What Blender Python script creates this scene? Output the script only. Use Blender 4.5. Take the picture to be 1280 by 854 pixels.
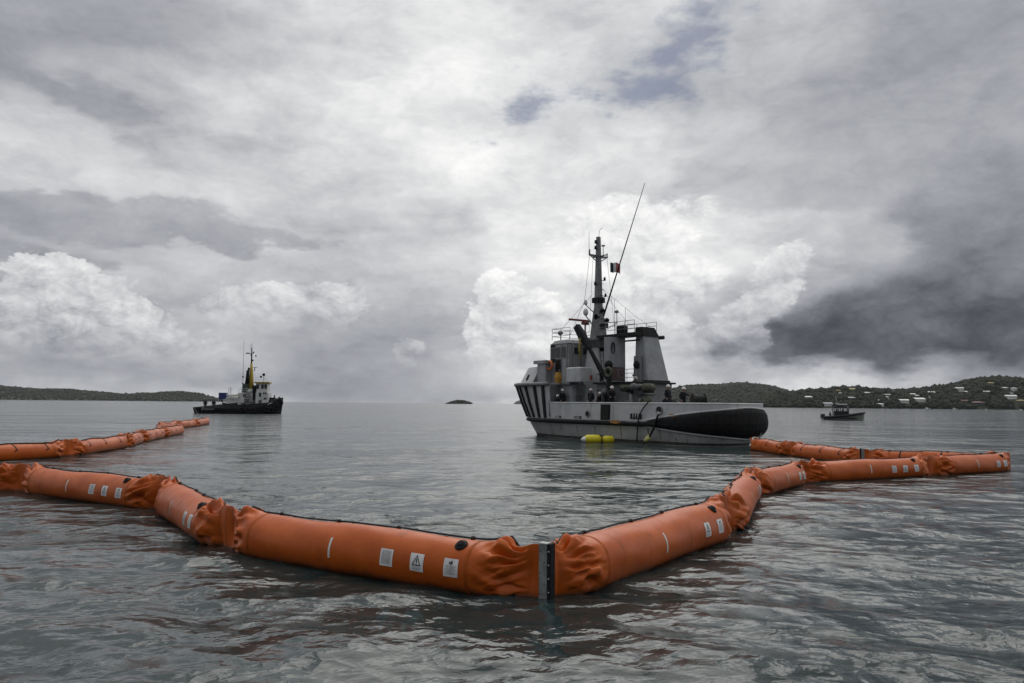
import bpy, bmesh, math, random
import numpy as np
from mathutils import Vector, Matrix, Euler
R = math.radians
sc = bpy.context.scene
COL = sc.collection
for o in list(bpy.data.objects): bpy.data.objects.remove(o)

# ------------------------------------------------------------------ camera
W0, H0 = 1280.0, 854.0           # photograph frame used for measuring directions
FPX = 950.0                      # focal length in those pixels
CAM_H = 2.8
PITCH = math.atan(77.5/FPX)
ROLL = 0.0090
cam_d = bpy.data.cameras.new('camera'); cam = bpy.data.objects.new('camera', cam_d); COL.objects.link(cam)
cam_d.sensor_width = 36.0; cam_d.lens = FPX/W0*36.0
cam_d.clip_start = 0.1; cam_d.clip_end = 40000
CAM_M = Matrix.Rotation(R(90)+PITCH, 4, 'X') @ Matrix.Rotation(ROLL, 4, 'Z')
CAM_M.translation = Vector((0, 0, CAM_H))
cam.matrix_world = CAM_M
sc.camera = cam

def ray(px, py):
    v = Vector((px-W0/2, -(py-H0/2), -FPX)).normalized()
    return (CAM_M.to_3x3() @ v)
def on_z(px, py, z=0.0):         # where the line of sight meets the level z
    d = ray(px, py); t = (z-CAM_H)/d.z
    return Vector((0, 0, CAM_H)) + d*t
def at_d(px, py, y):             # where it meets the vertical plane at distance y
    d = ray(px, py); return Vector((0, 0, CAM_H)) + d*(y/d.y)
def azel(px, py):
    d = ray(px, py); return math.atan2(d.x, d.y), math.asin(d.z)

# ------------------------------------------------------------------ exposure
sc.view_settings.view_transform = 'Standard'; sc.view_settings.look = 'None'
sc.view_settings.exposure = 0.0; sc.view_settings.gamma = 1.0
sc.view_settings.use_curve_mapping = False
sc.render.engine = 'CYCLES'
sc.cycles.use_denoising = True
sc.cycles.max_bounces = 6; sc.cycles.diffuse_bounces = 3; sc.cycles.glossy_bounces = 3
sc.cycles.transmission_bounces = 3; sc.cycles.volume_bounces = 0; sc.cycles.transparent_max_bounces = 6
sc.cycles.caustics_reflective = False; sc.cycles.caustics_refractive = False

# ------------------------------------------------------------------ sun behind the clouds
SUN_AZ, SUN_EL = R(10), R(48)
sd = bpy.data.lights.new('sun', 'SUN'); sun = bpy.data.objects.new('sun', sd); COL.objects.link(sun)
sd.energy = 1.0; sd.angle = R(55); sd.color = (1.0, 0.965, 0.91)
sdir = Vector((math.sin(SUN_AZ)*math.cos(SUN_EL), math.cos(SUN_AZ)*math.cos(SUN_EL), math.sin(SUN_EL)))
sun.rotation_euler = sdir.to_track_quat('Z', 'Y').to_euler()
sun.location = (0, 0, 60)

# ------------------------------------------------------------------ node helper
class NG:
    def __init__(s, nt): s.nt = nt; s.n = nt.nodes; s.l = nt.links
    def new(s, t): return s.n.new(t)
    def put(s, sock, v):
        if isinstance(v, bpy.types.NodeSocket): s.l.new(v, sock)
        elif v is not None: sock.default_value = v
    def m(s, op, a, b=None, c=None, clamp=False):
        k = s.new('ShaderNodeMath'); k.operation = op; k.use_clamp = clamp
        s.put(k.inputs[0], a); s.put(k.inputs[1], b)
        if c is not None: s.put(k.inputs[2], c)
        return k.outputs[0]
    def v(s, op, a, b=None, scale=None):
        k = s.new('ShaderNodeVectorMath'); k.operation = op
        s.put(k.inputs[0], a)
        if b is not None: s.put(k.inputs[1], b)
        if scale is not None: s.put(k.inputs['Scale'], scale)
        return k.outputs['Value'] if op in ('DOT_PRODUCT', 'LENGTH', 'DISTANCE') else k.outputs['Vector']
    def noise(s, vec, scale, detail=4, rough=.5, lac=2.0, dist=0.0, col=False, kind='FBM', dims='3D', w=None):
        k = s.new('ShaderNodeTexNoise'); k.noise_dimensions = dims; k.noise_type = kind
        s.put(k.inputs['Vector'], vec); k.inputs['Scale'].default_value = scale
        k.inputs['Detail'].default_value = detail; k.inputs['Roughness'].default_value = rough
        k.inputs['Lacunarity'].default_value = lac; k.inputs['Distortion'].default_value = dist
        return k.outputs['Color' if col else 'Fac']
    def voro(s, vec, scale, detail=2, rough=.5, smooth=None):
        k = s.new('ShaderNodeTexVoronoi'); k.feature = 'SMOOTH_F1' if smooth else 'F1'
        k.normalize = False
        s.put(k.inputs['Vector'], vec); k.inputs['Scale'].default_value = scale
        k.inputs['Detail'].default_value = detail; k.inputs['Roughness'].default_value = rough
        if smooth: k.inputs['Smoothness'].default_value = smooth
        return k.outputs['Distance']
    def ss(s, x, lo, hi, to0=0.0, to1=1.0):
        k = s.new('ShaderNodeMapRange'); k.interpolation_type = 'SMOOTHSTEP'
        s.put(k.inputs[0], x); s.put(k.inputs[1], lo); s.put(k.inputs[2], hi)
        s.put(k.inputs[3], to0); s.put(k.inputs[4], to1)
        return k.outputs[0]
    def mix(s, f, a, b):
        k = s.new('ShaderNodeMix'); k.data_type = 'RGBA'; k.clamp_factor = True
        s.put(k.inputs[0], f); s.put(k.inputs[6], a); s.put(k.inputs[7], b)
        return k.outputs[2]
    def ramp(s, f, stops, interp='LINEAR'):
        k = s.new('ShaderNodeValToRGB'); k.color_ramp.interpolation = interp
        e = k.color_ramp.elements
        while len(e) < len(stops): e.new(0.5)
        for i, (p, c) in enumerate(stops):
            e[i].position = p; e[i].color = (*c, 1) if len(c) == 3 else c
        s.put(k.inputs[0], f); return k.outputs[0]
    def comb(s, x, y, z):
        k = s.new('ShaderNodeCombineXYZ'); s.put(k.inputs[0], x); s.put(k.inputs[1], y); s.put(k.inputs[2], z); return k.outputs[0]
    def sep(s, v):
        k = s.new('ShaderNodeSeparateXYZ'); s.put(k.inputs[0], v); return k.outputs

# ------------------------------------------------------------------ sky: broken cloud over a clear-sky gradient
def build_world():
    w = bpy.data.worlds.new('World'); sc.world = w; w.use_nodes = True
    nt = w.node_tree; nt.nodes.clear(); g = NG(nt)
    tc = g.new('ShaderNodeTexCoord')
    D = g.v('NORMALIZE', tc.outputs['Generated'])
    dx, dy, dz = g.sep(D)
    az = g.m('ARCTAN2', dx, dy); el = g.m('ARCSINE', dz)
    P = g.comb(az, el, 0.0)
    # cloud coordinates: flattened towards the horizon
    Q = g.v('MULTIPLY', D, (1, 1, 2.2))
    half = (0.5, 0.5, 0.5)
    wl = g.v('SUBTRACT', g.noise(Q, 3.2, 3, .5, col=True), half)        # broad wander
    wm = g.v('SUBTRACT', g.noise(Q, 11.0, 4, .55, col=True), half)
    Pw = g.v('ADD', P, g.v('MULTIPLY', wl, (0.20, 0.07, 0)))
    Pw = g.v('ADD', Pw, g.v('MULTIPLY', wm, (0.13, 0.07, 0)))
    def blob(cx, cy, sx, sy, amp=1.0, src=Pw, rot=0.0):
        a, e = azel(cx, cy)
        d = g.v('SUBTRACT', src, (a, e, 0))
        if rot:
            k = g.new('ShaderNodeVectorRotate'); k.rotation_type = 'Z_AXIS'
            g.put(k.inputs['Vector'], d); k.inputs['Angle'].default_value = rot; d = k.outputs[0]
        d = g.v('MULTIPLY', d, (FPX/sx, FPX/sy, 0))
        r2 = g.v('DOT_PRODUCT', d, d)
        ex = g.m('EXPONENT', g.m('MULTIPLY', r2, -1.0))
        return g.m('MULTIPLY', ex, amp) if amp != 1.0 else ex
    def total(lst, src=Pw):
        t = None
        for b in lst:
            v = blob(*b[:5], src=src, rot=b[5] if len(b) > 5 else 0.0)
            t = v if t is None else g.m('ADD', t, v)
        return t
    # --- broad light and dark of the high deck
    soft = total([
        (-20, 0, 260, 110, -.24), (1300, 0, 200, 120, -.20), (-40, 420, 90, 120, -.10), (80, 125, 150, 38, -.08, .35), (60, 280, 230, 40, -.10), (310, 290, 130, 18, -.05),
        (-30, 330, 90, 40, -.14), (430, 130, 260, 100, .08), (600, 205, 70, 26, .10), (230, 25, 260, 40, -.10),
        (770, 310, 150, 90, .20), (710, 400, 120, 70, .06), (560, 90, 170, 90, .06),
        (1090, 130, 210, 80, -.10), (960, 240, 230, 44, -.10), (1200, 60, 160, 60, -.08), (860, 130, 160, 60, -.08),
        (1265, 245, 80, 70, -.18), (1200, 310, 100, 50, -.10), (1215, 405, 240, 50, -.28), (1030, 425, 100, 36, -.14),
        (1300, 475, 120, 26, -.22), (1060, 360, 140, 60, -.10), (1050, 476, 130, 12, .22), (1255, 330, 110, 120, -.16),
        (330, 430, 260, 60, -.14), (80, 470, 260, 20, -.16), (520, 430, 150, 70, -.16), (560, 485, 400, 16, -.10), (890, 380, 34, 90, -.12),
    ])
    fb1 = g.m('SUBTRACT', g.noise(g.v('ADD', Q, g.v('SCALE', wm, scale=.10)), 4.8, 8, .60), .5)
    Qs = g.v('MULTIPLY', D, (1, 1, 3.4))
    fb2 = g.m('SUBTRACT', g.noise(g.v('ADD', Qs, g.v('SCALE', wm, scale=.12)), 9.0, 6, .58), .5)          # streaky
    fb3 = g.m('SUBTRACT', g.noise(Q, 26.0, 6, .6), .5)
    # --- puffy cumulus masses
    def billow(vec):
        t = None
        for i, (scl, am) in enumerate(((10.0, .48), (21.0, .27), (45.0, .16), (97.0, .11), (205.0, .07))):
            n = g.m('ABSOLUTE', g.m('MULTIPLY_ADD', g.noise(g.v('ADD', vec, (i*3.1, i*1.7, i*.9)), scl, 0), 2.0, -1.0))
            t = g.m('MULTIPLY', n, am*2.2) if t is None else g.m('MULTIPLY_ADD', n, am*2.2, t)
        return t
    Qb = g.v('ADD', g.v('MULTIPLY', D, (1, 1, 1.5)), g.v('SCALE', wm, scale=.03))
    bil = billow(Qb)
    bil2 = billow(g.v('ADD', Qb, (0.006, 0.0, 0.014)))
    base = g.m('SMOOTH_MAX', g.m('ADD', soft, .655), .11, .16)
    var = g.m('MULTIPLY_ADD', fb1, 1.0, .93); var = g.m('MULTIPLY_ADD', fb2, .42, var); var = g.m('MULTIPLY_ADD', fb3, .22, var); var = g.m('MULTIPLY_ADD', bil, .16, g.m('ADD', var, -.01))
    L = g.m('MULTIPLY', base, var)
    sunside = g.v('DOT_PRODUCT', D, tuple(Vector((math.sin(SUN_AZ), math.cos(SUN_AZ), .55)).normalized()))
    L = g.m('MULTIPLY', L, g.ss(sunside, -1.0, .75, .32, 1.0))
    L = g.m('MULTIPLY', L, g.ss(dz, .40, .95, 1.0, 1.35))              # overcast is brighter overhead
    Pc = g.v('ADD', P, g.v('MULTIPLY', wl, (0.10, 0.06, 0)))
    def cumulus(blobs, hi, lo, gain, thr, sharp, lit, shade, k=1.0):
        f = total(blobs, src=Pc)
        F = g.m('MULTIPLY_ADD', bil, gain, f)
        F = g.m('MULTIPLY_ADD', fb3, .25, F)
        mask = g.ss(F, thr, thr+sharp)
        mask = g.m('MULTIPLY', mask, g.ss(f, .12, .36))
        mask = g.m('MULTIPLY', mask, g.ss(el, azel(640, lo)[1], azel(640, .45*lo+.55*hi)[1]))
        e0, e1 = azel(640, lo)[1], azel(640, hi)[1]
        up = g.ss(el, e0, e1)                                         # tops catch the light, bases melt into haze
        relief = g.m('SUBTRACT', bil, bil2)
        lum = g.m('MULTIPLY_ADD', up, lit-shade, shade)
        lum = g.m('MULTIPLY_ADD', relief, .42, lum)
        lum = g.m('MULTIPLY_ADD', fb1, .30, lum); lum = g.m('MULTIPLY_ADD', bil, .12, g.m('ADD', lum, -.08))
        return g.m('MULTIPLY', mask, k), lum
    masses = [
        cumulus([(70, 352, 34, 36, .8), (35, 405, 80, 48, .8), (130, 410, 75, 45, .7), (215, 440, 90, 36, .6), (0, 450, 120, 30, .5)], 345, 480, .60, .68, .07, .76, .44, .85),
        cumulus([(335, 380, 70, 26, .7), (410, 385, 80, 30, .7), (290, 400, 60, 30, .6)], 350, 430, .60, .70, .10, .72, .52, .6),
        cumulus([(508, 438, 26, 18, .8)], 425, 465, .55, .68, .12, .64, .52, .5),
        cumulus([(640, 375, 50, 32, .8), (612, 410, 44, 26, .7), (660, 430, 70, 40, .7)], 335, 500, .60, .70, .09, .90, .58, .75),
        cumulus([(800, 330, 60, 70, .7), (835, 375, 50, 40, .7), (770, 280, 120, 38, .6), (760, 390, 90, 60, .6)], 240, 500, .60, .68, .24, .90, .66, .62),
        cumulus([(985, 330, 30, 36, .8), (960, 370, 36, 30, .8), (920, 405, 50, 26, .8), (870, 440, 80, 24, .7)], 300, 480, .65, .74, .22, .86, .50, .6),
    ]
    def strat(blobs, thr, soft_, lum, k):
        f = total(blobs, src=Pw)
        F = g.m('MULTIPLY_ADD', fb2, 1.5, f); F = g.m('MULTIPLY_ADD', fb1, 1.2, F); F = g.m('MULTIPLY_ADD', fb3, .5, F)
        mask = g.m('MULTIPLY', g.ss(F, thr, thr+soft_), g.m('MULTIPLY', g.ss(f, .06, .30), k))
        if lum == 'storm':                                            # heavy base, paler shoulders
            base_ = g.ss(el, azel(640, 440)[1], azel(640, 250)[1], .09, .34)
            return mask, g.m('MULTIPLY_ADD', fb1, .34, g.m('MULTIPLY_ADD', bil, .12, g.m('ADD', base_, -.04)))
        return mask, g.m('MULTIPLY_ADD', fb1, .30, g.m('MULTIPLY_ADD', bil, .10, lum-.04))
    masses = [
        strat([(70, 262, 220, 24, .8), (210, 292, 260, 13, .7), (30, 318, 130, 18, .8), (100, 135, 120, 30, .8, .35), (30, 20, 260, 34, .8)], .36, .40, .34, .70),
        strat([(1080, 150, 180, 50, .7), (960, 232, 190, 30, .8), (1130, 245, 150, 30, .6)], .40, .40, .42, .6),
        strat([(1270, 240, 90, 58, .9), (1215, 300, 90, 36, .8), (1240, 360, 150, 50, .9), (1190, 410, 220, 34, 1.0), (1010, 428, 130, 20, .8), (1290, 450, 120, 30, .6)], .36, .75, 'storm', .90),
    ] + masses
    for mk, lum in masses:
        k = g.new('ShaderNodeMix'); k.data_type = 'FLOAT'
        g.put(k.inputs[0], mk); g.put(k.inputs[2], L); g.put(k.inputs[3], lum); L = k.outputs[0]
    # bright gap in the overcast above the frame, where the sun stands behind the cloud
    L = g.m('MAXIMUM', L, .05)
    L = g.m('MINIMUM', L, 1.6)
    cloud = g.ramp(L, [(0.0, (.02, .022, .028)), (.12, (.098, .104, .124)), (.4, (.362, .372, .405)), (.65, (.625, .635, .65)), (1.0, (1.0, 1.0, .985))])
    # --- clear patches
    hole = total([(795, 125, 80, 34, 1.0), (645, 158, 60, 30, .95), (905, 20, 100, 46, 1.0), (740, 90, 90, 34, .6), (850, 75, 60, 34, .6)])
    hf = g.m('MULTIPLY_ADD', fb1, 1.5, hole); hf = g.m('MULTIPLY_ADD', fb3, 1.6, hf); hf = g.m('MULTIPLY_ADD', fb2, 1.2, hf)
    hm = g.m('MULTIPLY', g.ss(hf, .46, 1.3), .70)
    sky = g.new('ShaderNodeTexSky'); sky.sky_type = 'NISHITA'; sky.sun_disc = False
    sky.sun_elevation = SUN_EL; sky.sun_rotation = SUN_AZ; sky.air_density = 1.0; sky.dust_density = 1.0; sky.ozone_density = 1.5
    clear = g.v('MULTIPLY', sky.outputs[0], (.27, .295, .36))
    cloudx = g.v('SCALE', cloud, scale=10.0)
    colr = g.mix(hm, cloudx, clear)
    # below the horizon: the sea's own tone continues
    below = g.ss(dz, -.05, -.005, 0.0, 1.0)
    colr = g.mix(below, (1.2, 1.3, 1.35, 1), colr)
    bg = g.new('ShaderNodeBackground'); g.put(bg.inputs[0], colr); bg.inputs[1].default_value = 0.1
    out = g.new('ShaderNodeOutputWorld'); g.l.new(bg.outputs[0], out.inputs[0])
    w.cycles.sampling_method = 'MANUAL'; w.cycles.sample_map_resolution = 512
build_world()

# ------------------------------------------------------------------ object helpers
rnd = random.Random(7)
def link(o, parent=None):
    COL.objects.link(o)
    if parent is not None: o.parent = parent
    return o
def tag(o, label=None, cat=None, group=None, kind=None):
    if label: o['label'] = label
    if cat: o['category'] = cat
    if group: o['group'] = group
    if kind: o['kind'] = kind
    return o
def empty(name, loc=(0, 0, 0), rz=0.0, rot=None):
    o = bpy.data.objects.new(name, None); o.empty_display_size = .2
    o.location = loc; o.rotation_euler = rot if rot else (0, 0, rz)
    return link(o)
class MB:
    """collects shapes for ONE mesh object"""
    def __init__(s): s.v = []; s.f = []; s.sm = []; s.mi = []; s.cur = 0
    def add(s, vs, fs, smooth=False, M=None):
        b = len(s.v)
        if M is not None: vs = [M @ Vector(p) for p in vs]
        s.v += [tuple(p) for p in vs]
        for f in fs: s.f.append([b+i for i in f]); s.sm.append(smooth); s.mi.append(s.cur)
        return s
    def box(s, lo, hi, M=None):
        x0, y0, z0 = lo; x1, y1, z1 = hi
        return s.add([(x0,y0,z0),(x1,y0,z0),(x1,y1,z0),(x0,y1,z0),(x0,y0,z1),(x1,y0,z1),(x1,y1,z1),(x0,y1,z1)],
              [(0,3,2,1),(4,5,6,7),(0,1,5,4),(1,2,6,5),(2,3,7,6),(3,0,4,7)], M=M)
    def cbox(s, lo, hi, b=.03, M=None):      # box with chamfered vertical and top edges
        x0, y0, z0 = lo; x1, y1, z1 = hi
        def ring(z, k): return [(x0+k+b,y0+k,z),(x1-k-b,y0+k,z),(x1-k,y0+k+b,z),(x1-k,y1-k-b,z),(x1-k-b,y1-k,z),(x0+k+b,y1-k,z),(x0+k,y1-k-b,z),(x0+k,y0+k+b,z)]
        return s.loft([ring(z0+b, 0) if False else ring(z0, 0), ring(z1-b, 0), ring(z1, b)], caps=True, M=M)
    def loft(s, rings, caps=True, smooth=False, M=None, closed=True):
        n = len(rings[0]); vs = [p for r in rings for p in r]; fs = []
        for i in range(len(rings)-1):
            for j in range(n if closed else n-1):
                k = (j+1) % n
                fs.append((i*n+j, i*n+k, (i+1)*n+k, (i+1)*n+j))
        if caps: fs.append(tuple(reversed(range(n)))); fs.append(tuple((len(rings)-1)*n+j for j in range(n)))
        return s.add(vs, fs, smooth, M)
    def tube(s, pts, r, n=8, caps=True, M=None, smooth=True):
        pts = [Vector(p) for p in pts]; rs = r if isinstance(r, (list, tuple)) else [r]*len(pts)
        rings = []; prev = None
        for i, p in enumerate(pts):
            d = (pts[min(i+1, len(pts)-1)]-pts[max(i-1, 0)])
            d = d.normalized() if d.length > 1e-9 else Vector((0, 0, 1))
            if prev is None:
                a = d.orthogonal().normalized()
            else:
                a = prev - d*prev.dot(d); a = a.normalized() if a.length > 1e-6 else d.orthogonal().normalized()
            prev = a; b = d.cross(a)
            rings.append([p + (a*math.cos(2*math.pi*j/n) + b*math.sin(2*math.pi*j/n))*rs[i] for j in range(n)])
        return s.loft(rings, caps, smooth, M)
    def lathe(s, prof, n=16, c=(0, 0, 0), axis='Z', smooth=True, M=None, caps=True):
        rings = []
        for r, z in prof:
            ring = []
            for j in range(n):
                a = 2*math.pi*j/n; x, y = r*math.cos(a), r*math.sin(a)
                p = (x, y, z) if axis == 'Z' else ((z, x, y) if axis == 'X' else (y, z, x))
                ring.append((p[0]+c[0], p[1]+c[1], p[2]+c[2]))
            rings.append(ring)
        return s.loft(rings, caps, smooth, M)
    def torus(s, R1, r, c=(0, 0, 0), axis='Y', n=24, m=8, M=None):
        vs = []; fs = []
        for i in range(n):
            a = 2*math.pi*i/n
            for j in range(m):
                b = 2*math.pi*j/m; q = R1+r*math.cos(b); z = r*math.sin(b); x, y = q*math.cos(a), q*math.sin(a)
                p = (x, y, z) if axis == 'Z' else ((z, x, y) if axis == 'X' else (y, z, x))
                vs.append((p[0]+c[0], p[1]+c[1], p[2]+c[2]))
        for i in range(n):
            for j in range(m):
                fs.append((i*m+j, ((i+1) % n)*m+j, ((i+1) % n)*m+(j+1) % m, i*m+(j+1) % m))
        return s.add(vs, fs, True, M)
    def ball(s, c, rx, ry=None, rz=None, n=10, m=7, M=None):
        ry = ry or rx; rz = rz or rx
        prof = [(max(1e-4, math.sin(math.pi*i/m)), -math.cos(math.pi*i/m)) for i in range(m+1)]
        T = Matrix.Translation(c) @ Matrix.Diagonal((rx, ry, rz, 1))
        return s.lathe(prof, n, M=(M @ T) if M is not None else T)
    def prism(s, poly, z0, z1, M=None):          # polygon in xy
        return s.loft([[(x, y, z0) for x, y in poly], [(x, y, z1) for x, y in poly]], True, False, M)
    def build(s, name, mats, parent=None):
        me = bpy.data.meshes.new(name); me.from_pydata(s.v, [], s.f)
        mats = mats if isinstance(mats, (list, tuple)) else [mats]
        for m in mats: me.materials.append(m)
        me.polygons.foreach_set('use_smooth', s.sm); me.polygons.foreach_set('material_index', s.mi)
        bm = bmesh.new(); bm.from_mesh(me); bmesh.ops.recalc_face_normals(bm, faces=bm.faces); bm.to_mesh(me); bm.free()
        me.update()
        return link(bpy.data.objects.new(name, me), parent)
def grid_obj(name, verts, nu, nv, mat, parent=None, smooth=True, wrap=False):
    """verts as (nu*nv,3) array; nv runs fastest"""
    me = bpy.data.meshes.new(name)
    i = np.arange(nu-1)[:, None]*nv; j = np.arange(nv if wrap else nv-1)[None, :]; k = (j+1) % nv
    f = np.stack([i+j, i+k, i+nv+k, i+nv+j], -1).reshape(-1, 4)
    me.vertices.add(len(verts)); me.vertices.foreach_set('co', np.asarray(verts, dtype=np.float32).ravel())
    me.loops.add(f.size); me.loops.foreach_set('vertex_index', f.astype(np.int32).ravel())
    me.polygons.add(len(f)); me.polygons.foreach_set('loop_start', np.arange(0, f.size, 4, dtype=np.int32))
    me.polygons.foreach_set('use_smooth', np.full(len(f), smooth))
    me.materials.append(mat); me.update(calc_edges=True); me.validate()
    return link(bpy.data.objects.new(name, me), parent)

# ------------------------------------------------------------------ materials
MATS = {}
def mat(name, col, rough=.6, metal=0.0, spec=.5, var=.12, vscale=3.0, bump=0.0, bscale=30.0, stain=None, emit=None):
    """painted / plain surface with grain; stain=(colour, amount, scale) adds irregular weather marks"""
    if name in MATS: return MATS[name]
    m = bpy.data.materials.new(name); m.use_nodes = True; nt = m.node_tree; g = NG(nt)
    bs = nt.nodes['Principled BSDF']
    tc = g.new('ShaderNodeTexCoord'); V = tc.outputs['Object']
    c = col if len(col) == 4 else (*col, 1)
    n1 = g.noise(V, vscale, 6, .62)
    f = g.ss(n1, .3, .7)
    lo = tuple(x*(1-var) for x in c[:3])+(1,); hi = tuple(min(1, x*(1+var)) for x in c[:3])+(1,)
    cc = g.mix(f, lo, hi)
    if stain:
        sc_, amt, ssc = stain
        sv = g.v('MULTIPLY', V, (1, 1, .28))                       # runs down the surface
        sn = g.noise(sv, ssc, 7, .65)
        cc = g.mix(g.m('MULTIPLY', g.ss(sn, .56, .74), amt), cc, (*sc_, 1))
    g.put(bs.inputs['Base Color'], cc)
    r = g.m('MULTIPLY_ADD', g.noise(V, vscale*2.3, 4, .6), .25, rough-.125, clamp=True)
    g.put(bs.inputs['Roughness'], r)
    bs.inputs['Metallic'].default_value = metal; bs.inputs['Specular IOR Level'].default_value = spec
    if bump:
        b = g.new('ShaderNodeBump'); b.inputs['Strength'].default_value = bump; b.inputs['Distance'].default_value = .02
        g.put(b.inputs['Height'], g.noise(V, bscale, 5, .6)); g.put(bs.inputs['Normal'], b.outputs[0])
    MATS[name] = m; return m
def M_(n): return MATS[n]
RUST = (.20, .075, .025)
mat('black_rubber', (.012, .012, .013), .7, spec=.25, var=.3, vscale=4)
mat('fender_rubber', (.008, .008, .009), .75, spec=.25, var=.35, vscale=2.5, bump=.25, bscale=9)
mat('rope_black', (.016, .015, .015), .8, var=.3, vscale=20)
mat('rope_white', (.55, .54, .50), .85, var=.2, vscale=12)
mat('label_white', (.76, .755, .74), .5, var=.10, vscale=6, stain=((.42, .30, .20), .6, 5))
mat('print_black', (.02, .02, .022), .5, var=.1)
mat('steel_plate', (.33, .34, .33), .42, metal=.6, var=.3, vscale=9, stain=((.16, .15, .13), .6, 7))
mat('bolt_steel', (.55, .55, .53), .35, metal=.8)
mat('reflective_tape', (.72, .70, .64), .4, var=.08)

def water_material():
    m = bpy.data.materials.new('sea_water'); m.use_nodes = True; nt = m.node_tree; g = NG(nt)
    bs = nt.nodes['Principled BSDF']
    geo = g.new('ShaderNodeNewGeometry'); P = geo.outputs['Position']
    gust = g.noise(g.v('MULTIPLY', P, (.030, .085, 0)), 1.0, 4, .6)       # breeze patches roughen the water
    amp = g.ss(gust, .34, .66, .40, 1.40)
    px_, py_, pz_ = g.sep(P)
    EPS = .008
    def height(ox, oy):
        p = g.comb(g.m('ADD', px_, ox), g.m('ADD', py_, oy), 0.0) if (ox or oy) else g.comb(px_, py_, 0.0)
        H = None
        for (sx, sy, rot, scale, det, a, off) in WAVES:
            q = g.v('ADD', g.v('MULTIPLY', p, (sx, sy, 1)), off)
            k = g.new('ShaderNodeVectorRotate'); k.rotation_type = 'Z_AXIS'; g.put(k.inputs['Vector'], p); k.inputs['Angle'].default_value = rot
            q = g.v('ADD', g.v('MULTIPLY', k.outputs[0], (sx, sy, 1)), off)
            n = g.noise(q, scale, det, .55)
            r = g.m('ABSOLUTE', g.m('MULTIPLY_ADD', n, 2.0, -1.0))             # sharp crests
            r = g.m('MULTIPLY', g.m('SUBTRACT', 1.0, r), a) if det < 2 else g.m('MULTIPLY', n, a*2.2)
            H = r if H is None else g.m('ADD', H, r)
        return H
    WAVES = [(.45, 1.0, .05, .12, 2, .75, (2, 1, 4)), (.70, 1.0, .12, .34, 2, .42, (1, 5, 2)), (.75, 1.0, -.22, 1.0, 2, .15, (4, 2, 7)), (.80, 1.0, .30, 2.7, 1, .046, (7, 3, 1)), (.85, 1.0, -.40, 7.0, 1, .0135, (2, 8, 3)), (.9, 1.0, .2, 21.0, 1, .0022, (3, 9, 5))]
    h0, hx, hy = height(0, 0), height(EPS, 0), height(0, EPS)
    gx = g.m('DIVIDE', g.m('SUBTRACT', h0, hx), EPS); gy = g.m('DIVIDE', g.m('SUBTRACT', h0, hy), EPS)
    st = g.v('SCALE', g.comb(gx, gy, 0.0), scale=amp)
    N = g.v('NORMALIZE', g.v('ADD', geo.outputs['Normal'], st))
    g.put(bs.inputs['Normal'], N)
    tint = g.mix(g.noise(P, .06, 3, .5), (.018, .031, .032, 1), (.028, .045, .045, 1))
    g.put(bs.inputs['Base Color'], tint)
    bs.inputs['Roughness'].default_value = .11
    bs.inputs['IOR'].default_value = 1.42
    return m

def boom_material():
    m = bpy.data.materials.new('orange_coated_fabric'); m.use_nodes = True; nt = m.node_tree; g = NG(nt)
    bs = nt.nodes['Principled BSDF']
    tc = g.new('ShaderNodeTexCoord'); V = tc.outputs['Object']
    info = g.new('ShaderNodeObjectInfo')
    V2 = g.v('ADD', V, g.v('SCALE', g.comb(1, .7, .3), scale=g.m('MULTIPLY', info.outputs['Random'], 40)))
    f = g.noise(V2, 1.6, 6, .6)
    cc = g.mix(g.ss(f, .3, .72), (.46, .084, .007, 1), (.56, .116, .012, 1))
    sv = g.v('MULTIPLY', V2, (1, 1, .35))
    st = g.noise(sv, 3.4, 8, .68)                                        # dried salt and scuffs
    cc = g.mix(g.m('MULTIPLY', g.ss(st, .53, .72), .55), cc, (.25, .065, .018, 1))
    sp = g.noise(V2, 14.0, 5, .7)
    cc = g.mix(g.m('MULTIPLY', g.ss(sp, .60, .70), .32), cc, (.60, .27, .13, 1))
    oz = g.sep(V)[2]                                                      # darker brown towards the foot of the tube, edge broken by noise
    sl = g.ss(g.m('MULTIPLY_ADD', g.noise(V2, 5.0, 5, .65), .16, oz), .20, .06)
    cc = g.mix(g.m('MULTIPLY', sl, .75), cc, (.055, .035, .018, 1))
    g.put(bs.inputs['Base Color'], cc)
    g.put(bs.inputs['Roughness'], g.m('MULTIPLY_ADD', st, .34, .22))
    bs.inputs['Specular IOR Level'].default_value = .28
    b = g.new('ShaderNodeBump'); b.inputs['Strength'].default_value = .35; b.inputs['Distance'].default_value = .03
    h = g.m('MULTIPLY_ADD', g.noise(V2, 2.6, 4, .55), 1.0, g.m('MULTIPLY', g.noise(V2, 17.0, 3, .6), .12))
    at = g.new('ShaderNodeAttribute'); at.attribute_name = 'gather'                  # creases where the cloth is gathered
    cz = g.noise(g.v('MULTIPLY', V2, (1, 1, 1.6)), 3.2, 3, .6, kind='RIDGED_MULTIFRACTAL')
    h = g.m('MULTIPLY_ADD', g.m('MULTIPLY', cz, at.outputs['Fac']), 2.2, h)
    g.put(b.inputs['Height'], h); g.put(bs.inputs['Normal'], b.outputs[0])
    MATS['boom'] = m; return m
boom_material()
mat('boom_seam', (.40, .085, .012), .6, spec=.15, var=.2, vscale=6)

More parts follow.
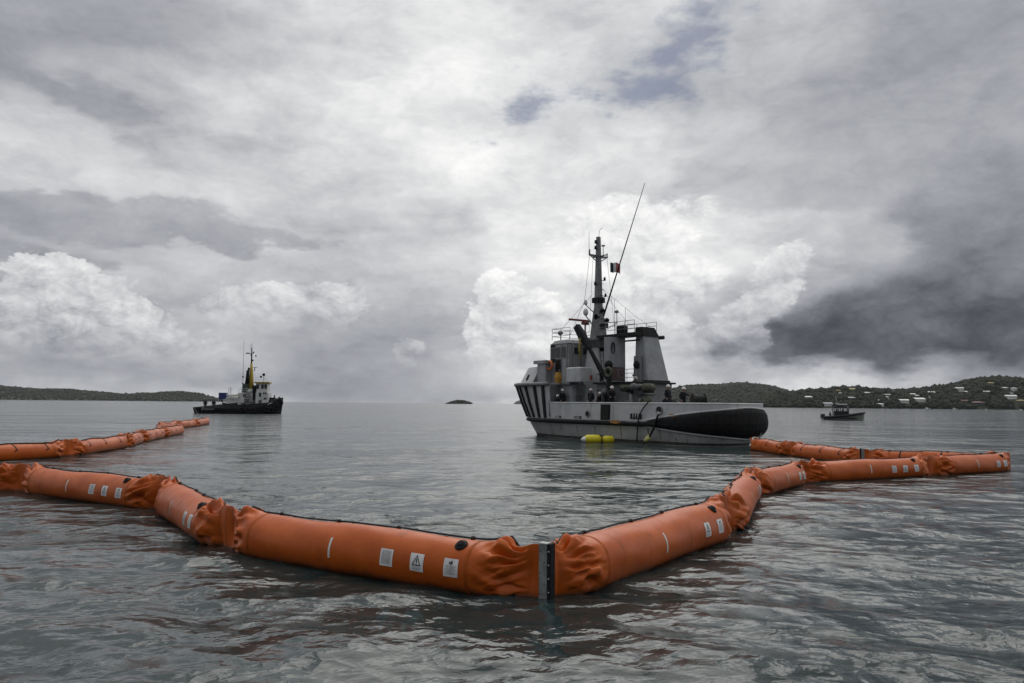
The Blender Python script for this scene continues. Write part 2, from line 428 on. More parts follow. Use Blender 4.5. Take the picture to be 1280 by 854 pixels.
# ------------------------------------------------------------------ sea
def build_sea():
    rs = np.random.RandomState(5)
    fh = FPX*CAM_H
    rows = list(np.linspace(1.2, fh/360, 24)[:-1])
    p = 360.0
    while p > 1.2:
        rows.append(fh/p); p -= 1.0 if p > 40 else (.5 if p > 8 else .25)
    rows += list(np.geomspace(fh/1.1, 6600, 10))
    rr = np.array(rows)
    a0 = R(46)
    az_in = np.linspace(-a0, a0, 620); az_out = np.linspace(a0, 2*math.pi-a0, 70)[1:-1]
    aa = np.concatenate([az_in, az_out])
    rg, ag = np.meshgrid(rr, aa, indexing='ij')
    X = rg*np.sin(ag); Y = rg*np.cos(ag); Z = np.zeros_like(X)
    dr = np.gradient(rr)[:, None]*np.ones_like(X)
    dr = np.maximum(dr, rg*.0026)
    dr = np.where(np.abs(((ag+np.pi) % (2*np.pi))-np.pi) > a0+.02, np.maximum(dr, rg*.07), dr)
    main = R(205)
    for lam in np.geomspace(.34, 5.5, 78):
        th = main + rs.normal(0, .62); k = 2*math.pi/lam
        slope = (.021 if lam < .8 else (.024 if lam < 2.6 else .010))
        a = slope/k*rs.uniform(.6, 1.3)
        fade = np.clip((lam/dr-2.4)/2.5, 0, 1)
        ph = k*(X*math.sin(th)+Y*math.cos(th)) + rs.uniform(0, 6.28)
        # slow amplitude groups
        grp = .65+.55*np.sin((X*rs.normal(0, .35)+Y*rs.normal(0, .35))/max(lam, .8)+rs.uniform(0, 6.28))
        Z += a*fade*grp*(np.sin(ph)+.18*np.sin(2*ph+1.57))
    o = grid_obj('sea', np.stack([X, Y, Z], -1).reshape(-1, 3), len(rr), len(aa), water_material(), wrap=True)
    # the innermost ring is closed by a small sheet below the camera
    tag(o, kind='structure')
build_sea()

# ------------------------------------------------------------------ inflatable boom
BR, BZ = .44, .30                      # chamber radius, axis height above the water
def sstep(x, a, b):
    t = np.clip((x-a)/(b-a), 0, 1); return t*t*(3-2*t)
class Chamber:
    def __init__(s, A, B, seed, hoodA=0.0, hoodB=0.0, side=1):
        s.A = Vector((A[0], A[1], 0)); s.B = Vector((B[0], B[1], 0)); d = s.B-s.A
        s.L = d.length; s.u = d.normalized(); s.n = Vector((s.u.y, -s.u.x, 0))*side     # outer face
        s.rs = np.random.RandomState(seed); s.hA, s.hB = hoodA, hoodB
        s.folds = []
        for end in (0, 1):
            fl = []
            for k in range(19):
                fl.append((s.rs.uniform(0, 2*np.pi), s.rs.uniform(.045, .16), s.rs.uniform(.045, .15), s.rs.uniform(.42, .72), s.rs.uniform(.14, .30), s.rs.uniform(-1.2, 1.2)))
            s.folds.append(fl)
        s.tri = [[(s.rs.randint(2, 7)*s.rs.choice([-1, 1]), s.rs.uniform(2, 9), s.rs.uniform(0, 6), s.rs.uniform(.012, .034)) for k in range(7)] for e in (0, 1)]
        s.sag = s.rs.uniform(-.06, .06); s.ph = s.rs.uniform(0, 6, 6); s.rad = s.rs.uniform(.97, 1.03)
        s.tw = s.rs.uniform(-.25, .25, 2)
    def surf(s, sv, th, off=0.0):
        """position array for arc-length sv and angle th (0 = outer side, pi/2 = top)"""
        sv, th = np.broadcast_arrays(np.asarray(sv, float), np.asarray(th, float))
        e0, e1 = sv, s.L-sv
        e = np.minimum(e0, e1)
        k = sstep(e, .24, 1.05); k = np.sqrt(np.clip(k, 0, 1))
        w = BR*s.rad*(.055+.945*k)
        h = BR*s.rad*(1.10-.10*k)
        dl = np.zeros_like(sv)
        for ee, fl in ((e0, s.folds[0]), (e1, s.folds[1])):
            for (t0, wd, dp, c, sg, tw) in fl:
                q = np.angle(np.exp(1j*(th-t0-tw*(ee-c))))
                dl -= dp*np.exp(-np.abs(q)/wd)*np.exp(-((ee-c)/sg)**2)*1.25
                dl += dp*.45*np.exp(-((np.abs(q)-wd*2.2)/wd)**2)*np.exp(-((ee-c)/sg)**2)
        for ee, tl in ((e0, s.tri[0]), (e1, s.tri[1])):
            env = np.exp(-((ee-.56)/.30)**2)
            for (ka, kb, ph, am) in tl:
                q = (ka*th+kb*ee+ph)/np.pi; dl += am*env*(2*np.abs(q-np.floor(q+.5))*2-1)
        dl = np.clip(dl, -.20, .065)
        wob = .006*np.sin(3*th+s.ph[0]+sv*1.1)+.005*np.sin(2*th+s.ph[1]-sv*2.3)+.004*np.sin(5*th+s.ph[2]+sv*4)
        rr = 1+(dl+wob*k)/BR*(.35+.65*np.minimum(1, w/BR*1.6))
        ct, st = np.cos(th), np.sin(th)
        lat = w*ct*rr; ver = h*st*rr
        # shoulders stand up, the gap beside the end plate dips
        up = np.clip(st, 0, 1)**2
        ver = ver + up*(.055*np.exp(-((e-.72)/.16)**2) - .10*np.exp(-((e-.42)/.14)**2))
        ver = ver + up*(s.hA*np.exp(-((e0-.35)/.35)**2) + s.hB*np.exp(-((e1-.35)/.35)**2))
        lat = lat + .05*np.sin(ver*7+s.ph[3])*(1-k)*sstep(e, .02, .4) + (1-k)*s.tw[0]*.15*st*sstep(e, .02, .4)
        cl = s.sag*np.sin(np.pi*sv/s.L)
        zc = BZ+.012*np.sin(sv*1.7+s.ph[4])
        r0 = np.sqrt(lat**2+ver**2)+1e-6
        lat2 = lat*(1+off/r0); ver2 = ver*(1+off/r0)
        X = s.A.x+s.u.x*sv+s.n.x*(lat2+cl); Y = s.A.y+s.u.y*sv+s.n.y*(lat2+cl); Z = zc+ver2
        return np.stack([X, Y, Z], -1)
    def mesh(s, parent, org, dens):
        e = np.concatenate([np.linspace(0, 1.15, dens)[:-1], np.linspace(1.15, s.L-1.15, max(8, dens//2)), np.linspace(s.L-1.15, s.L, dens)[1:]])
        nt = 40+dens
        th = np.linspace(0, 2*np.pi, nt, endpoint=False)
        V = s.surf(e[:, None], th[None, :]).reshape(-1, 3) - np.array(org)
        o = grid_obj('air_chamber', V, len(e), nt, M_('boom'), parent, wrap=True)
        ed = np.minimum(e, s.L-e); ga = (sstep(ed, .05, .35)*(1-sstep(ed, .75, 1.15)))[:, None]*np.ones((1, nt))
        at = o.data.attributes.new('gather', 'FLOAT', 'POINT'); at.data.foreach_set('value', ga.astype(np.float32).ravel())
        return o
    def patch(s, name, sc0, th0, w, h, mt, parent, org, off=.006, nu=5, nv=7, shear=0.0):
        """a piece lying on the fabric: centre (sc0, th0), size w along, h around"""
        uu = np.linspace(-w/2, w/2, nu); vv = np.linspace(-h/2, h/2, nv)
        S = sc0+uu[:, None]+shear*vv[None, :]; T = th0+vv[None, :]/BR+0*uu[:, None]
        V = s.surf(S, T, off).reshape(-1, 3)-np.array(org)
        return grid_obj(name, V, nu, nv, mt, parent)
    def poly(s, mb, sc0, th0, pts, off):
        V = [s.surf(sc0+x*.85, th0+y*.86/BR, off)-np.array(s.org) for x, y in pts]
        mb.add([tuple(p) for p in V], [tuple(range(len(pts)))])

def make_boom(A, B, seed, label, dens=26, side=1, view='outer', hoodA=0., hoodB=0., plate=False, labels=(1, 1, 1), cat='boom section', whitecap=False):
    c = Chamber(A, B, seed, hoodA, hoodB, side)
    mid = (c.A+c.B)/2; org = (mid.x, mid.y, 0); c.org = org
    t = empty('boom_section', org)
    tag(t, label, cat, 'linked orange inflatable boom sections')
    c.mesh(t, org, dens)
    L = c.L
    # reflective stripe and the three printed labels on the outer face
    lt = .16
    c.patch('reflective_stripe', .45*L, lt+.08, .045, .34, M_('reflective_tape'), t, org, .006)
    for i, fr in enumerate((.625, .712, .802)):
        if not labels[i]: continue
        lb = c.patch('warning_label', fr*L, lt, .255, .27, M_('label_white'), t, org, .007, 5, 14)
        x0 = fr*L
        mb = MB()
        if i == 1:
            def tri(k, dy=0.0): return [(-.10*k, .105*k+dy) if False else (-.10*k, -.075*k+dy), (.10*k, -.075*k+dy), (0, .115*k+dy)]
            o_, in_ = tri(1.0, .02), tri(.74, .018)
            for a in range(3):
                b = (a+1) % 3
                for f0 in range(6):
                    lp = lambda P, Q, f: (P[0]+(Q[0]-P[0])*f/6, P[1]+(Q[1]-P[1])*f/6)
                    c.poly(mb, x0, lt, [lp(o_[a], o_[b], f0), lp(o_[a], o_[b], f0+1), lp(in_[a], in_[b], f0+1), lp(in_[a], in_[b], f0)], .011)
            c.poly(mb, x0, lt, [(-.010, -.005), (.010, -.005), (.013, .065), (-.013, .065)], .010)
            c.poly(mb, x0, lt, [(-.010, -.033), (.010, -.033), (.010, -.016), (-.010, -.016)], .010)
            rows = [(-.085, .20), (-.105, .16), (-.122, .20)]
        elif i == 0:
            rows = [(.12-.019*q, .22+.03*math.sin(q*3.1)) for q in range(13)]
        else:
            for (bx, by, bw, bh) in ((-.022, .085, .03, .035), (.018, .092, .034, .05), (-.002, .065, .06, .012)):
                c.poly(mb, x0, lt, [(bx-bw/2, by-bh/2), (bx+bw/2, by-bh/2), (bx+bw/2, by+bh/2), (bx-bw/2, by+bh/2)], .010)
            rows = [(.035-.020*q, .21+.04*math.sin(q*2.3)) for q in range(8)]
        lr = random.Random(seed*10+i)
        for (yy, ww) in rows:                     # lines of print, broken into words
            x = -ww/2
            while x < ww/2-.01:
                wl_ = min(lr.uniform(.014, .045), ww/2-x)
                c.poly(mb, x0, lt, [(x, yy-.0030), (x+wl_, yy-.0030), (x+wl_, yy+.0030), (x, yy+.0030)], .010)
                x += wl_+.009
        tag(mb.build('print', M_('print_black'), lb), kind='stuff')
    # welded seam bands where the cylinder meets the gathered ends
    for se in (1.12, L-1.12):
        th = np.linspace(0, 2*np.pi, 48, endpoint=False); ee = np.linspace(se-.03, se+.03, 3)
        grid_obj('seam_band', c.surf(ee[:, None], th[None, :], .0035).reshape(-1, 3)-np.array(org), 3, 48, M_('boom_seam'), t, wrap=True)
    # inflation valve caps
    for (fr, th0) in ((.81, 1.02),):
        p = Vector(c.surf(fr*L, th0, .0)) - Vector(org); q = Vector(c.surf(fr*L, th0, .1)) - Vector(org)
        d = (q-p).normalized(); Mx = Matrix.Translation(p) @ d.to_track_quat('Z', 'Y').to_matrix().to_4x4()
        v = MB(); v.lathe([(.10, -.02), (.105, .012), (.085, .022), (.07, .024), (.062, .050), (.045, .058), (.001, .060)], 18, M=Mx)
        for a in range(6):
            an = a*math.pi/3; v.box((.035*math.cos(an)-.008, .035*math.sin(an)-.008, .055), (.035*math.cos(an)+.008, .035*math.sin(an)+.008, .066), M=Mx)
        v.build('inflation_valve', M_('black_rubber'), t)
    # lashing rope along the crown, on the inner side, with cross straps
    pts = []; lr = np.random.RandomState(seed+99)
    for i, sv in enumerate(np.linspace(.35, L-.35, 46)):
        th = 1.86+.10*math.sin(sv*2.1+c.ph[0])+lr.normal(0, .018)
        p = c.surf(sv, th, .022+.02*abs(math.sin(sv*3.3))*(.3 if dens > 20 else 1)); pts.append(Vector(p)-Vector(org))
    r = MB(); r.tube(pts, .016 if dens > 30 else .026, 6)
    for fr in (.16, .42, .60, .86):                 # knots
        i = int(fr*45); r.ball(pts[i], .05, .045, .035, 8, 5)
    r.build('lashing_rope', M_('rope_black'), t)
    for fr in (.20, .46, .74):
        st = c.patch('strap', fr*L, 2.36, .06, .46, M_('black_rubber'), t, org, .010, 3, 8, shear=.25)
        mb = MB(); p = Vector(c.surf(fr*L-.05, 2.86, .02))-Vector(org); mb.ball(p, .045, .045, .03, 8, 5); mb.build('buckle', M_('black_rubber'), st)
    if plate:
        p0 = c.B; u = c.u; n = c.n
        F = Matrix(((u.x, n.x, 0, 0), (u.y, n.y, 0, 0), (0, 0, 1, 0), (0, 0, 0, 1))); F = Matrix.Translation(c.B-Vector(org)) @ F
        pl = MB(); pl.cbox((-.085, -.05, -.55), (.052, .085, .80), .006, M=F)
        plo = pl.build('end_plate', M_('steel_plate'), t)
        bl = MB(); bl.cbox((.058, -.05, -.55), (.115, .095, .80), .006, M=F); bl.build('rubber_seal', M_('black_rubber'), t)
        for k in range(4):
            b = MB(); b.lathe([(.012, 0), (.012, .012), (.006, .016), (.001, .016)], 8, M=F @ Matrix.Translation((.087, .094, .12+k*.19)) @ Matrix.Rotation(R(-90), 4, 'X')); b.build('bolt', M_('bolt_steel'), plo)
        for k in range(5):
            b = MB(); b.lathe([(.009, 0), (.009, .008), (.001, .008)], 8, M=F @ Matrix.Translation((-.06+.07*(k % 2), .084, .08+k*.15)) @ Matrix.Rotation(R(-90), 4, 'X')); b.build('rivet', M_('print_black'), plo)
    if whitecap:                                    # canvas collar and tow line at the end made fast to the ship
        th = np.linspace(0, 2*np.pi, 40, endpoint=False); e = np.linspace(L-.85, L-.45, 5)
        V = c.surf(e[:, None], th[None, :], .02).reshape(-1, 3)-np.array(org)
        grid_obj('canvas_collar', V, 5, 40, M_('rope_white'), t, wrap=True)
    return c
TOPZ = .74
def topw(px, py): return on_z(px, py, TOPZ)
J = [topw(*q) for q in ((-190, 571), (30, 583), (208, 600.5), (284, 636), (683, 678), (908, 624), (936, 590), (1000, 577.5), (1163, 571.5), (1262, 567), (1078, 562), (990, 553), (938, 547.5))]
J[4] = on_z(683, 749, 0.0)
JL = ['orange boom section of the labelled line lying closest beside the strapped far line',
      'orange boom section with three clear labels, hooded fold at its inner end',
      'orange boom section with two labels, angled between the hooded fold and a crumpled joint',
      'orange boom section with three labels, ending at the grey steel end plate',
      'orange boom section starting at the grey steel end plate, rope along its crown',
      'orange boom section pointing away with lashing rope seen along its top',
      'orange boom section just past the hooded bend, two small labels at its far end',
      'long orange boom section with three labels beside the crumpled joint',
      'outermost orange boom section ending at the sharp turn back to the ship',
      'orange boom section lying behind the labelled ones, straps across its back',
      'orange boom section with three black straps, leading towards the ship',
      'orange boom section moored against the stern of the grey ship']
hood = {2: .14, 6: .16, 5: .06, 3: .03, 8: .05, 1: .05}
for i in range(12):
    make_boom(J[i], J[i+1], 11+i, JL[i], dens=(100 if i in (2, 3, 4) else (60 if i in (1, 5) else 40)), hoodA=hood.get(i, 0.), hoodB=hood.get(i+1, 0.), plate=(i in (3, 9)), whitecap=(i == 11), labels=(1, 1, 1) if i in (1, 3, 7) else (0, 1, 1))
K = [topw(*q) for q in ((-60, 558.5), (86, 551.3), (157, 543.4), (174, 539), (202, 534.5), (227, 531), (198, 528.5), (219, 526.5), (243, 524.5), (259, 522.2))]
KL = ['far-line orange boom section farthest from the black tug, with black straps',
      'far-line orange boom section after a wide crumpled joint, one strap showing',
      'stubby orange boom section with white marks in the far line',
      'far-line orange boom section between two dark gathered joints',
      'far-line orange boom section at the outer corner of the fold',
      'far-line orange boom section doubled back behind the corner of the fold',
      'far-line orange boom section beyond the fold',
      'last but one orange boom section before the black tug',
      'last orange boom section reaching to the stern of the black tug']
for i in range(9):
    make_boom(K[i], K[i+1], 41+i, KL[i], dens=24, side=-1, hoodA=.08, hoodB=.08)
# ------------------------------------------------------------------ grey naval tug
HAZE_GREY = mat('ship_grey', (.50, .51, .515), .5, var=.10, vscale=1.2, stain=((.24, .215, .18), .8, 1.6))
mat('ship_grey_house', (.33, .34, .35), .55, var=.16, vscale=1.3, stain=((.17, .155, .14), .7, 1.8))
mat('ship_grey_low', (.36, .37, .36), .5, var=.14, vscale=1.0, stain=((.16, .115, .07), .85, 1.5))
mat('ship_grey_dark', (.20, .205, .21), .55, var=.15, vscale=1.5, stain=((.12, .10, .085), .5, 2))
mat('ship_black', (.012, .012, .013), .7, spec=.3, var=.3, vscale=2)
mat('deck_green', (.10, .11, .10), .75, var=.2, vscale=2, stain=(RUST, .4, 2))
mat('window_glass', (.012, .014, .016), .08, var=.1)
mat('rust_patch', (.36, .18, .05), .8, var=.4, vscale=7)
mat('rust_streak', (.20, .13, .075), .8, var=.35, vscale=5)
mat('life_orange', (.72, .16, .03), .55)
mat('yellow_paint', (.62, .42, .03), .5, var=.15, stain=((.25, .16, .05), .5, 3))
mat('crane_dark', (.018, .019, .020), .75, spec=.2, var=.25)
mat('khaki_cover', (.085, .09, .06), .75, var=.2, vscale=3)
mat('red_paint', (.36, .05, .04), .5)
mat('hydraulic_grey', (.13, .135, .135), .5, metal=.3, var=.25, vscale=4, stain=(RUST, .5, 3))
mat('radar_red', (.20, .045, .04), .6)
mat('buoy_yellow', (.78, .66, .02), .42, var=.08)
SHIP_A = R(36)
SHIP_O = Vector((16.0, 52.3, 0))
ship = empty('naval_tug', SHIP_O, rz=R(90)+SHIP_A)
tag(ship, 'grey naval tug with black stern fender, tall grey mast and twin funnels', 'tugboat')
SM = Matrix.Translation(SHIP_O) @ Matrix.Rotation(R(90)+SHIP_A, 4, 'Z'); SMI = SM.inverted()
def sloc(px, py, yl):
    """ship-local (x, z) of the line of sight where it crosses the fore-and-aft plane y = yl"""
    o = SMI @ Vector((0, 0, CAM_H)); d = SMI.to_3x3() @ ray(px, py)
    t = (yl-o.y)/d.y; p = o+d*t
    return p.x, p.z
LV = {  # plan outline, stern centre to stem, at heights above the water
 -1.0: [(.9,0),(1.2,1.2),(1.9,2.2),(3.5,2.8),(8,3.2),(13,3.1),(17,2.4),(19.8,1.4),(21.6,.5),(22.0,0)],
  0.0: [(.1,0),(.35,1.6),(1.1,2.75),(3,3.3),(8,3.55),(13,3.5),(17,3.05),(20,2.0),(22,.85),(22.5,0)],
  1.4: [(-.35,0),(-.1,1.8),(.75,3.05),(2.8,3.65),(8,3.8),(13,3.8),(17,3.6),(20.3,2.7),(22.8,1.25),(23.4,0)],
  2.9: [(-.25,0),(0,1.8),(.85,3.0),(2.8,3.6),(8,3.75),(13,3.8),(17,3.75),(20.7,3.1),(23.3,1.6),(24.0,0)],
  4.5: [(-.25,0),(0,1.8),(.85,3.0),(2.8,3.6),(8,3.8),(13,3.85),(17,3.88),(21.1,3.45),(23.8,1.9),(24.7,0)]}
def catmull(P, n):
    P = np.array(P, float); t = np.linspace(0, len(P)-1, n); out = []
    for q in t:
        i = min(int(q), len(P)-2); f = q-i
        # mirror the outline across the centreline at both ends so stem and stern stay smooth
        p0 = P[i-1] if i > 0 else P[1]*np.array([1, -1]); p3 = P[i+2] if i+2 < len(P) else P[-2]*np.array([1, -1])
        p1, p2 = P[i], P[i+1]
        out.append(.5*((2*p1)+(-p0+p2)*f+(2*p0-5*p1+4*p2-p3)*f*f+(-p0+3*p1-3*p2+p3)*f**3))
    return np.array(out)
NT = 181
LC = {z: catmull(P, NT) for z, P in LV.items()}
ZK = sorted(LC)
def hull(ti, z, off=0.0, sgn=1):
    """hull point at outline index ti (float) and height z; off = outwards"""
    z = max(ZK[0], min(ZK[-1], z))
    k = max(i for i in range(len(ZK)-1) if ZK[i] <= z) if z < ZK[-1] else len(ZK)-2
    f = (z-ZK[k])/(ZK[k+1]-ZK[k])
    def at(z_, q):
        q = max(0, min(NT-1, q)); i = min(int(q), NT-2); g_ = q-i; c = LC[z_]; return c[i]*(1-g_)+c[i+1]*g_
    P = at(ZK[k], ti)*(1-f)+at(ZK[k+1], ti)*f
    if off:
        A = at(ZK[k+1], ti-.6)*f+at(ZK[k], ti-.6)*(1-f); B = at(ZK[k+1], ti+.6)*f+at(ZK[k], ti+.6)*(1-f)
        T = B-A; T = T/(np.linalg.norm(T)+1e-9); P = P+np.array([-T[1], T[0]])*off
        if ti <= 0: P[1] = 0.0
        if ti >= NT-1: P[1] = 0.0
    return Vector((P[0], P[1]*sgn, z))
def t_of_x(x, z=1.4):
    best = min(range(NT), key=lambda i: abs(hull(i, z).x-x)+ (0 if i > 3 else 0)); return float(best)
def hull_band(name, zs, mt, parent=ship, t0=0, t1=NT-1, off=0.0, thick=0.0, zfun=None):
    """shell strip round the hull (both sides) through the heights zs"""
    ts = list(range(int(t0), int(t1)+1))
    loop = [(t, 1) for t in ts]
    if t1 >= NT-1: loop += [(t, -1) for t in reversed(ts) if 0 < t < NT-1 or (t == 0 and t0 > 0)]
    rings = [[hull(t, z, off, s) for t, s in loop] for z in zs]
    closed = t0 == 0 and t1 >= NT-1
    m = MB(); m.loft(rings, caps=False, smooth=True, closed=closed)
    if thick:
        rin = [[hull(t, z, off-thick, s) for t, s in loop] for z in zs]
        m.loft(rin, caps=False, smooth=True, closed=closed)
        m.loft([rings[-1], rin[-1]], caps=False, smooth=False, closed=closed)
        if not closed:
            for e in (0, -1):
                m.loft([[r[e] for r in rings], [r[e] for r in rin]], caps=False, closed=False)
    return m.build(name, mt, parent)
lower = hull_band('hull', [-1.0, -.5, 0.0, .45, .9, 1.36], M_('ship_grey_low'))
hull_band('boot_topping', [-.4, -.1, .10, .24], mat('weed_line', (.055, .055, .045), .7, var=.4, vscale=3, stain=((.16, .11, .06), .7, 2)), off=.008)
bul = hull_band('bulwark', [1.40, 1.9, 2.4, 2.86], M_('ship_grey'), thick=.10)
# deck
dk = MB(); ring = [hull(t, 2.10, -.05) for t in range(0, NT, 3)]+[hull(NT-1, 2.10, -.05)]
full = ring+[Vector((p.x, -p.y, p.z)) for p in reversed(ring[1:-1])]
dk.add(full, [tuple(range(len(full)))]); dk.build('deck', M_('deck_green'), ship)
# cap rail of the bulwark
cr = MB(); T16 = t_of_x(16.6, 2.9)
def rail_pts(z, off, t0, t1, step=2): return [hull(t, z, off) for t in np.arange(t0, t1+.01, step)]
pp = rail_pts(2.89, -.05, 0, T16); full = [Vector((p.x, -p.y, p.z)) for p in reversed(pp[1:])]+pp
cr.tube(full, .075, 6); cr.build('cap_rail', M_('ship_grey'), ship)
# rubbing strake
sk = MB(); pp = rail_pts(1.40, .06, 14, NT-1); full = pp+[Vector((p.x, -p.y, p.z)) for p in reversed(pp[:-1])]
sk.tube(full, .16, 8); strake = sk.build('rubbing_strake', M_('fender_rubber'), ship)
sk = MB(); pp = [p+Vector((0, 0, .18)) for p in rail_pts(1.40, .05, 14, NT-1)]; full = pp+[Vector((p.x, -p.y, p.z)) for p in reversed(pp[:-1])]
sk.tube(full, .07, 6); sk.build('strake_ledge', M_('ship_grey_dark'), strake)
# forecastle shell, rail and deck
fc = hull_band('forecastle_plating', [2.88, 3.4, 3.9, 4.45], M_('ship_grey'), t0=T16, thick=.09)
fr = MB(); pp = rail_pts(4.47, .05, T16, NT-1); full = pp+[Vector((p.x, -p.y, p.z)) for p in reversed(pp[:-1])]
fr.tube(full, .17, 8); fr.build('bow_fender_rail', M_('ship_grey_dark'), ship)
fd = MB(); ring = [hull(t, 4.1, -.06) for t in np.arange(T16, NT-.5, 2)]; full = ring+[Vector((p.x, -p.y, p.z)) for p in reversed(ring)]
fd.add(full, [tuple(range(len(full)))]); fd.build('forecastle_deck', M_('deck_green'), ship)
# forecastle bulkhead (aft face)
a = hull(T16, 4.45); b = hull(T16, 1.75)
fb = MB(); fb.loft([[(a.x+.02, -a.y+.1, 1.76), (a.x+.02, a.y-.1, 1.76), (a.x+.12, a.y-.1, 1.76), (a.x+.12, -a.y+.1, 1.76)], [(a.x+.02, -a.y+.1, 4.42), (a.x+.02, a.y-.1, 4.42), (a.x+.12, a.y-.1, 4.42), (a.x+.12, -a.y+.1, 4.42)]])
fb.build('forecastle_bulkhead', M_('ship_grey_dark'), ship)
# vertical black bow fenders
for i, xq in enumerate((17.3, 18.6, 19.85, 21.0, 22.1, 23.0)):
    for s in (1, -1):
        t = t_of_x(xq, 2.9); m = MB(); rows = []
        for z in np.linspace(1.62, 4.30, 7):
            c = .30-.05*i/5
            A, B = hull(t-c*6/2, z, .02, s), hull(t+c*6/2, z, .02, s); A2, B2 = hull(t-c*5/2, z, .14, s), hull(t+c*5/2, z, .14, s)
            rows.append([A, A2, B2, B])
        m.loft(rows, caps=True); m.build('bow_fender', M_('ship_black'), ship)
# black fender on the midship side
x1, _ = sloc(756, 514, 3.8)
for s in (1, -1):
    t = t_of_x(x1, 2.2); m = MB(); rows = []
    for z in np.linspace(1.62, 2.80, 4): rows.append([hull(t-1.9, z, .01, s), hull(t-1.7, z, .13, s), hull(t+1.7, z, .13, s), hull(t+1.9, z, .01, s)])
    m.loft(rows); m.build('side_fender', M_('ship_black'), ship)
# great stern fender: separate rubber blocks
def cum_len():
    L = [0.0]
    for i in range(1, NT): L.append(L[-1]+(hull(i, 1.6)-hull(i-1, 1.6)).length)
    return np.array(L)
CL = cum_len(); T6 = t_of_x(6.3, 1.6); LEN6 = CL[int(T6)]
step = .46; nb = int(LEN6/step)
for s in (1, -1):
    for i in range(nb+1):
        l0, l1 = i*step+.009, min(LEN6, (i+1)*step)-.009
        if l1 <= l0+.05: continue
        m = MB(); rows = []
        for l in np.linspace(l0, l1, 4):
            t = float(np.interp(l, CL, np.arange(NT))); q = l/LEN6
            zt = 1.45+1.12*(1-q**1.35)**.9; zb = 1.36-.80*(1-q**1.05)**.95
            th = .08+.20*(1-q)**.5
            e = .0
            row = []
            for f, o in ((0, .0), (.01, .35), (.05, .62), (.13, .84), (.28, .96), (.5, 1.0+e), (.72, .96), (.87, .84), (.95, .62), (.99, .35), (1, 0)):
                row.append(hull(t, zb+(zt-zb)*f, .02+th*o, s))
            rows.append(row)
        m.loft(rows, caps=True, smooth=False); m.build('fender_block', M_('fender_rubber'), ship)
# curved grey moulding that carries the fender
for s in (1, -1):
    m = MB(); pts = []; p2 = []
    for l in np.linspace(0.0, LEN6+1.2, 60):
        t = float(np.interp(l, CL, np.arange(NT))); q = min(1, l/LEN6)
        pts.append(hull(t, 1.50+1.12*(1-q**1.35)**.9+.03, .05, s)); p2.append(hull(t, 1.36-.84*(1-q**1.05)**.95-.04, .04, s))
    m.tube(pts, .07, 6); m.tube(p2, .07, 6); m.build('fender_moulding', M_('ship_grey'), ship)
# freeing ports, fairleads, name, weather marks on the port side, mirrored to starboard
def slot_parts(px, py, w, h, n, s):
    x, z = sloc(px, py, 3.8); t = t_of_x(x, z)
    dt = w/2/((hull(t+1, z)-hull(t-1, z)).length/2)
    fr_ = MB(); rows = []
    for q in np.linspace(-dt-.25, dt+.25, 6): rows.append([hull(t+q, z-h/2-.03, .004, s), hull(t+q, z-h/2-.03, .03, s), hull(t+q, z+h/2+.03, .03, s), hull(t+q, z+h/2+.03, .004, s)])
    fr_.loft(rows); port = fr_.build('freeing_port', M_('ship_black'), ship)
    for k in range(n):
        q = -dt+2*dt*(k+1)/(n+1); b = MB(); b.tube([hull(t+q, z-h/2, .045, s), hull(t+q, z+h/2, .045, s)], .035, 6); b.build('bar', M_('ship_grey'), port)
for s in (1, -1):
    for (px, py, w) in ((698, 523, .62), (723, 523.5, .72), (793.5, 520.5, 1.0)): slot_parts(px, py, w, .34, 3, s)
    for (px, py, r_) in ((735.5, 517.5, .22), (824.5, 513, .27)):
        x, z = sloc(px, py, 3.78); t = t_of_x(x, z); c = hull(t, z, .03, s); T = (hull(t+1, z, 0, s)-hull(t-1, z, 0, s)).normalized(); N = T.cross(Vector((0, 0, 1)))*(-s); N = N.normalized()
        B = Matrix((( T.x, N.x, 0, c.x), (T.y, N.y, 0, c.y), (0, 0, 1, c.z), (0, 0, 0, 1)))
        m = MB(); m.torus(r_, .055, axis='Y', n=20, m=8, M=B); lead = m.build('fairlead', M_('ship_grey_dark'), ship)
        m = MB(); m.lathe([(.001, .012), (r_, .012), (r_, -.02)], 20, axis='Y', M=B, caps=False); m.build('opening', M_('ship_black'), lead)
def hull_strokes(name, strokes, px, py, hgt, mt, parent, wd=.045, adv=None):
    """letters as strokes on the port bulwark; stroke = (x0,y0,x1,y1) in letter heights, x runs aft"""
    x, z = sloc(px, py, 3.78); t = t_of_x(x, z); perm = ((hull(t+1, z)-hull(t-1, z)).length/2)
    m = MB()
    for (a0, b0, a1, b1) in strokes:
        d = Vector((a1-a0, b1-b0)); d.normalize(); n = Vector((-d.y, d.x))*wd/2/hgt
        q = [(a0+n.x, b0+n.y), (a0-n.x, b0-n.y), (a1-n.x, b1-n.y), (a1+n.x, b1+n.y)]
        m.add([hull(t-u*hgt/perm, z+v*hgt, .016) for u, v in q], [(0, 1, 2, 3)])
    return m.build(name, mt, parent)
mat('name_white', (.74, .74, .72), .5, var=.06)
GL = {'M': [(0,0,0,1),(0,1,.35,.4),(.35,.4,.7,1),(.7,1,.7,0)], 'A': [(0,0,.35,1),(.35,1,.7,0),(.15,.38,.55,.38)], 'I': [(0,0,0,1)],
      'T': [(.3,0,.3,1),(0,1,.6,1)], 'O': [(0,.15,0,.85),(0,.85,.2,1),(.2,1,.45,1),(.45,1,.65,.85),(.65,.85,.65,.15),(.65,.15,.45,0),(.45,0,.2,0),(.2,0,0,.15)]}
st = []; cx = 0
for ch, w_ in (('M', .95), ('A', .95), ('I', .28), ('T', .85), ('O', .9)):
    st += [(a+cx, b, c+cx, d) for a, b, c, d in GL[ch]]; cx += w_
